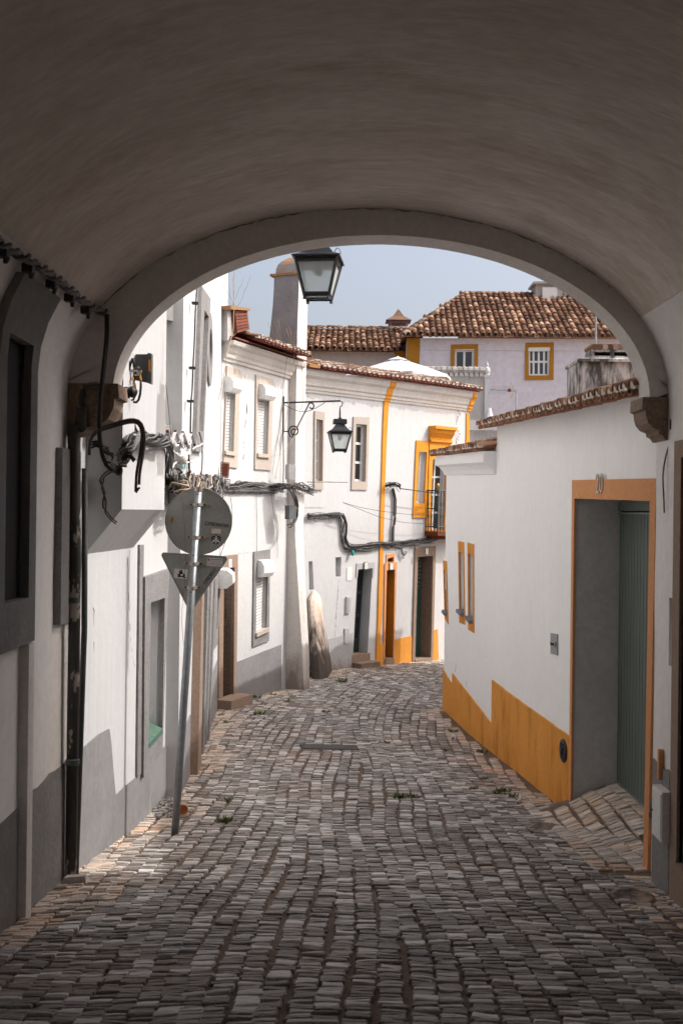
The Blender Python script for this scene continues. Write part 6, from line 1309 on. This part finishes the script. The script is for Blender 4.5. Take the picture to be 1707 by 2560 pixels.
# ================================================================== STREET BITS
def ground_pt(x, y):
    a, b = ray(x, y); D = gp((x, y)).y
    for _ in range(6): z = G(a*D, D); D = D*(1+ (b*D-z)/(-z)*-1) if False else -(-z)/b if b else D
    return Vector((a*D, D, G(a*D, D)))
def gpt(x, y): P_ = gp((x, y)); return Vector((P_.x, P_.y, G(P_.x, P_.y)))
BT = gpt(*zH(133, 1440)); bo = thing('plastic_bottle', 'clear plastic bottle with a blue cap lying on the cobbles by the ochre plinth', 'bottle', BT)
b_ = MB(); b_.lathe(BT+Vector((.02, .16, .05)), [(.03, 0), (.045, .02), (.045, .12), (.042, .13), (.045, .15), (.04, .2), (.018, .235)], 14, axis=Vector((-.15, -1, .03))); b_.build('body', plast, bo, True)
b_ = MB(); b_.lathe(BT+Vector((-.017, -.07, .058)), [(.017, 0), (.017, .02)], 10, axis=Vector((-.15, -1, .03))); b_.build('cap', blue_i, bo)
mats2 = mat('drain_iron', (.07, .06, .055), (.11, .085, .07), rough=.7, bump=.5, dirt=(.30, .21, .15), dirt_scale=6, dirt_lo=.42, dirt_hi=.55, dstretch=(1, 1, 1))
gL, gR = gpt(*zF(50, 2328)), gpt(*zF(565, 2335)); gt_ = thing('drain_grate', 'long narrow iron drain grate set across the middle of the street', 'drain grate', (gL+gR)/2)
gw = (gR-gL); n_ = 26; b_ = MB(); 
for s_ in (-.15, .15): b_.box((gL+gR)/2+Vector((0, s_, .004)), gw.length/2, .015, .012, math.atan2(gw.y, gw.x))
b_.build('rim', mats2, gt_); b_ = MB(); b_.box((gL+gR)/2+Vector((0, 0, -.006)), gw.length/2, .15, .01, math.atan2(gw.y, gw.x)); b_.build('pit', black, gt_)
for k in range(n_): p_ = gL+gw*((k+.5)/n_)+Vector((0, 0, .006)); b_ = MB(); b_.box(p_+Vector((0, 0, .006)), .011, .14, .012, .25); b_.build('bar', iron, gt_)
for lab, p_, r_ in (('dark iron manhole cover in the cobbles in front of the garage', gpt(1580, 2242), .15), ('dark round cover sunk in the paving at the ochre corner', gpt(1368, 2072), .16), ('dark patch of iron cover below the third house door', gpt(*zF(740, 1590)), .38)):
    b_ = MB(); b_.lathe(p_+Vector((0, 0, -.008)), [(r_, 0), (r_, .018), (r_-.03, .022), (r_-.035, .016), (.01, .018)], 28); single(b_, 'manhole_cover', mats2, lab, 'manhole cover', 'iron covers in the street', True)
ws = gpt(165*1.0885+8, 2208); b_ = MB(); b_.add(*[[ws+Vector((a*.10, b*.05, c*.035+.02)) for a, b, c in ((-1, -.8, -1), (1, -1, -1), (1.1, 1, -1), (-.9, 1, -1), (-.7, -.6, .6), (.8, -.7, 1), (.7, .8, .8), (-.6, .7, .5))], [(0, 1, 2, 3), (4, 5, 6, 7), (0, 1, 5, 4), (1, 2, 6, 5), (2, 3, 7, 6), (3, 0, 4, 7)]]); single(b_, 'loose_stone', mat('pale_stone', (.52, .46, .42), bump=.5), 'pale loose stone at the foot of the drainpipe', 'stone')
pc_ = gpt(460, 2042); b_ = MB(); b_.lathe(pc_+Vector((-.02, .0, .05)), [(.055, 0), (.055, .05), (.05, .055), (.048, .01)], 16, axis=Vector((.3, -.95, .1))); single(b_, 'clay_cup', orange_i and salmon, 'small orange clay cup lying behind the sign post', 'cup', smooth=True)
# rubble at the foot of the post
b_ = MB(); rg3 = random.Random(5)
for k in range(70):
    x, y = rg3.uniform(385, 432), rg3.uniform(2005, 2050); p_ = gpt(x, y); s_ = rg3.uniform(.008, .022); b_.box(p_+Vector((0, 0, .015)), s_, s_*.7, s_*.6, rg3.random()*3)
o = b_.build('rubble', mat('rubble_stone', (.34, .32, .31), (.2, .19, .18), scale=20, bump=.6)); o['kind'] = 'stuff'; o['label'] = 'heap of small grey rubble against the wall behind the sign post'
b_ = MB(); pq2 = gpt(*zH(550, 1815)); b_.tube([pq2+Vector((-.05, -.06, .02)), pq2+Vector((.0, 0, .03)), pq2+Vector((.02, .09, .05))], [.005, .02, .016], 6); single(b_, 'feather', pvc_g, 'small grey feather or scrap standing between the cobbles near the ochre plinth', 'scrap')
for k, (x, y, lab) in enumerate(((1618-150, 2140, 'dead orange leaf on the cobbles in front of the garage'), (*zK(350, 1945), 'dead orange leaf lying lower among the garage cobbles'), (*zK(460, 2040), 'tiny orange leaf nearest the ochre jamb'))):
    p_ = gpt(x, y)+Vector((0, 0, .012)); b_ = MB(); b_.add([p_+Vector((-.03, 0, 0)), p_+Vector((0, -.018, .006)), p_+Vector((.032, 0, .01)), p_+Vector((0, .018, .004))], [(0, 1, 2, 3)]); single(b_, 'dead_leaf', leafm, lab, 'leaf', 'dead leaves on the cobbles')
# weeds
rg4 = random.Random(8)
def tuft(px, n_, sz_, lab):
    p_ = gpt(*px); b_ = MB()
    for k in range(n_):
        a = rg4.random()*6.28; r_ = rg4.random()*sz_*.9; hgt = rg4.uniform(.4, 1)*sz_*.7; q_ = p_+Vector((math.cos(a)*r_, math.sin(a)*r_*.7, 0)); w_ = Vector((rg4.uniform(-1, 1), rg4.uniform(-1, 1), 0)).normalized()*sz_*.10
        tipv = Vector((math.cos(a)*sz_*.35, math.sin(a)*sz_*.35, hgt)); b_.add([q_-w_, q_+w_, q_+tipv*.6+w_*1.2, q_+tipv, q_+tipv*.6-w_*1.2], [(0, 1, 2, 3, 4)])
    single(b_, 'weed', weed, lab, 'weed', 'weeds between the cobbles')
for px, n_, s_, lab in ((zH(440, 1755), 40, .09, 'largest weed cluster near the ochre plinth'), (zH(490, 1785), 30, .08, 'weed right of the largest cluster near the ochre plinth'), (zH(400, 1765), 22, .06, 'weed left of the largest cluster'), (zH(318, 1508), 26, .08, 'weed hugging the ochre plinth midway'),
    (zH(130, 1378), 20, .08, 'weed at the plinth just above the plastic bottle'), (zH(87, 1497), 18, .07, 'weed on the cobbles left of the plastic bottle'), (zH(262, 1745), 18, .06, 'lone weed in the middle right of the street'), (zH(335, 1685), 22, .07, 'weed above the largest cluster'),
    ((998, 1998), 30, .10, 'flat weed patch in the middle of the street, left part'), ((1035, 1996), 24, .08, 'flat weed patch in the middle of the street, right part'), ((560, 2064), 34, .10, 'weed tuft right of the sign post foot'), ((572, 2010), 20, .07, 'small weed above the tuft right of the post'),
    (zD(985, 2270), 26, .12, 'weed on the cobbles before the grey plinth'), (zD(970, 2115), 22, .10, 'weed at the foot of the grey plinth'), (zD(1125, 2090), 18, .09, 'weed at the right of the grey plinth foot'), (zD(1270, 2160), 16, .09, 'weed before the chimney stack foot'),
    (zO(555, 1865), 16, .07, 'weed near the stone doorstep'), (zO(510, 1780), 14, .07, 'weed between stones by the doorstep'), (zF(440, 1715), 26, .14, 'weed patch near the buttress foot'), (zF(275, 2000), 16, .08, 'small weed in the mid street, left'),
    (zF(830, 2280), 22, .08, 'weed right of the drain grate'), (zF(350, 2290), 12, .06, 'tiny weed above the drain grate'), (zK(265, 1375), 10, .03, 'tiny weed at the garage ramp corner')): tuft(px, n_, s_, lab)
# dry stalks on eaves and walls
def stalks(F, c, off, base, n_, hgt, lab):
    b_ = MB(); p_ = F.pt(*F.sz(c(*base), off), off)
    for k in range(n_):
        a = rg4.uniform(-.5, .5); pp_ = [p_+Vector((rg4.uniform(-.06, .06), 0, 0))]; 
        for i in range(6): pp_.append(pp_[-1]+Vector((math.sin(a)*hgt/6+rg4.uniform(-.02, .02), rg4.uniform(-.01, .01), hgt/6*math.cos(a)*rg4.uniform(.7, 1.2))))
        b_.tube(pp_, .0025, 4)
    single(b_, 'dry_weed', dry, lab, 'dry weed', 'dry weeds on the roofs')
stalks(F2, zC, .2, (760, 620), 5, .55, 'tall dry stalks at the top corner of the tall house'); stalks(F2, zC, .3, (1180, 930), 4, .35, 'dry weed on the eave left of the chimney'); stalks(F2, zC, .3, (1310, 980), 5, .35, 'dry weed at the foot of the chimney')
b_ = MB(); p0_ = F3.pt(*F3.sz(zE(1510, 840), .02), .02)
for k in range(26): z = -k*.07; b_.tube([p0_+Vector((.03*math.sin(k), 0, z)), p0_+Vector((.03*math.sin(k)+rg4.uniform(-.05, .05), -.02, z-.06))], .007, 4)
single(b_, 'creeper', dry, 'dry creeper hanging down the white wall right of the ochre pediment', 'creeper')

# hairline cracks and flaking seams in the plaster
def crack(parent, path, r_, seed, m=None, name='crack'):
    rr = random.Random(seed); P = resample(path, .04); Q_ = [p+Vector((rr.uniform(-.008, .008), 0, rr.uniform(-.008, .008))) for p in P]
    b_ = MB(); b_.tube(Q_, [r_*rr.uniform(.2, 1.4) for _ in Q_], 4); return b_.build(name, m or granite_d, parent)
seam = []
for k in range(91):
    x = lerp(XL+.25, XR-.25, k/90); u = abs((x-AX)/AA); seam.append((x, 7.497, AZ0+AZH*(1-u**AE)**(1/AE)-.004))
rr = random.Random(4); k = 0
while k < 85:
    n_ = rr.randint(3, 12); crack(arch, seam[k:k+n_+1], .0035, k, name='seam_crack'); k += n_+rr.randint(0, 3)
def rcrack(F, c, pts_, parent, seed, r_=.003): crack(parent, [F.pt(*F.sz(c(*p)), .001) for p in pts_], r_, seed, MATS['grey_stone_surround'])
rcrack(R2, zH, ((345, 690), (350, 760), (338, 830), (345, 900), (335, 975)), HR, 1); rcrack(R2, zH, ((330, 785), (332, 880)), HR, 2)
rcrack(R3, zH, ((150, 945), (145, 1000)), HF, 3); rcrack(R3, zH, ((212, 1055), (215, 1125)), HF, 4); rcrack(R3, zH, ((258, 1165), (260, 1205)), HF, 5)
rcrack(F3, zF, ((400, 740), (378, 1000), (355, 1350)), H3, 6, .004); rcrack(F1a, zB, ((875, 300), (885, 600), (900, 900), (930, 1120)), H1, 7, .0015); rcrack(F1a, zB, ((640, 560), (645, 800), (650, 1080)), H1, 8, .003)
rcrack(F2, zD, ((780, 755), (860, 760), (940, 745)), H2, 9, .003); rcrack(F2, zC, ((880, 1520), (885, 1600), (875, 1680), (865, 1750)), H2, 10, .008); rcrack(F2, zC, ((860, 1850), (855, 1980), (850, 2050)), H2, 11, .006)
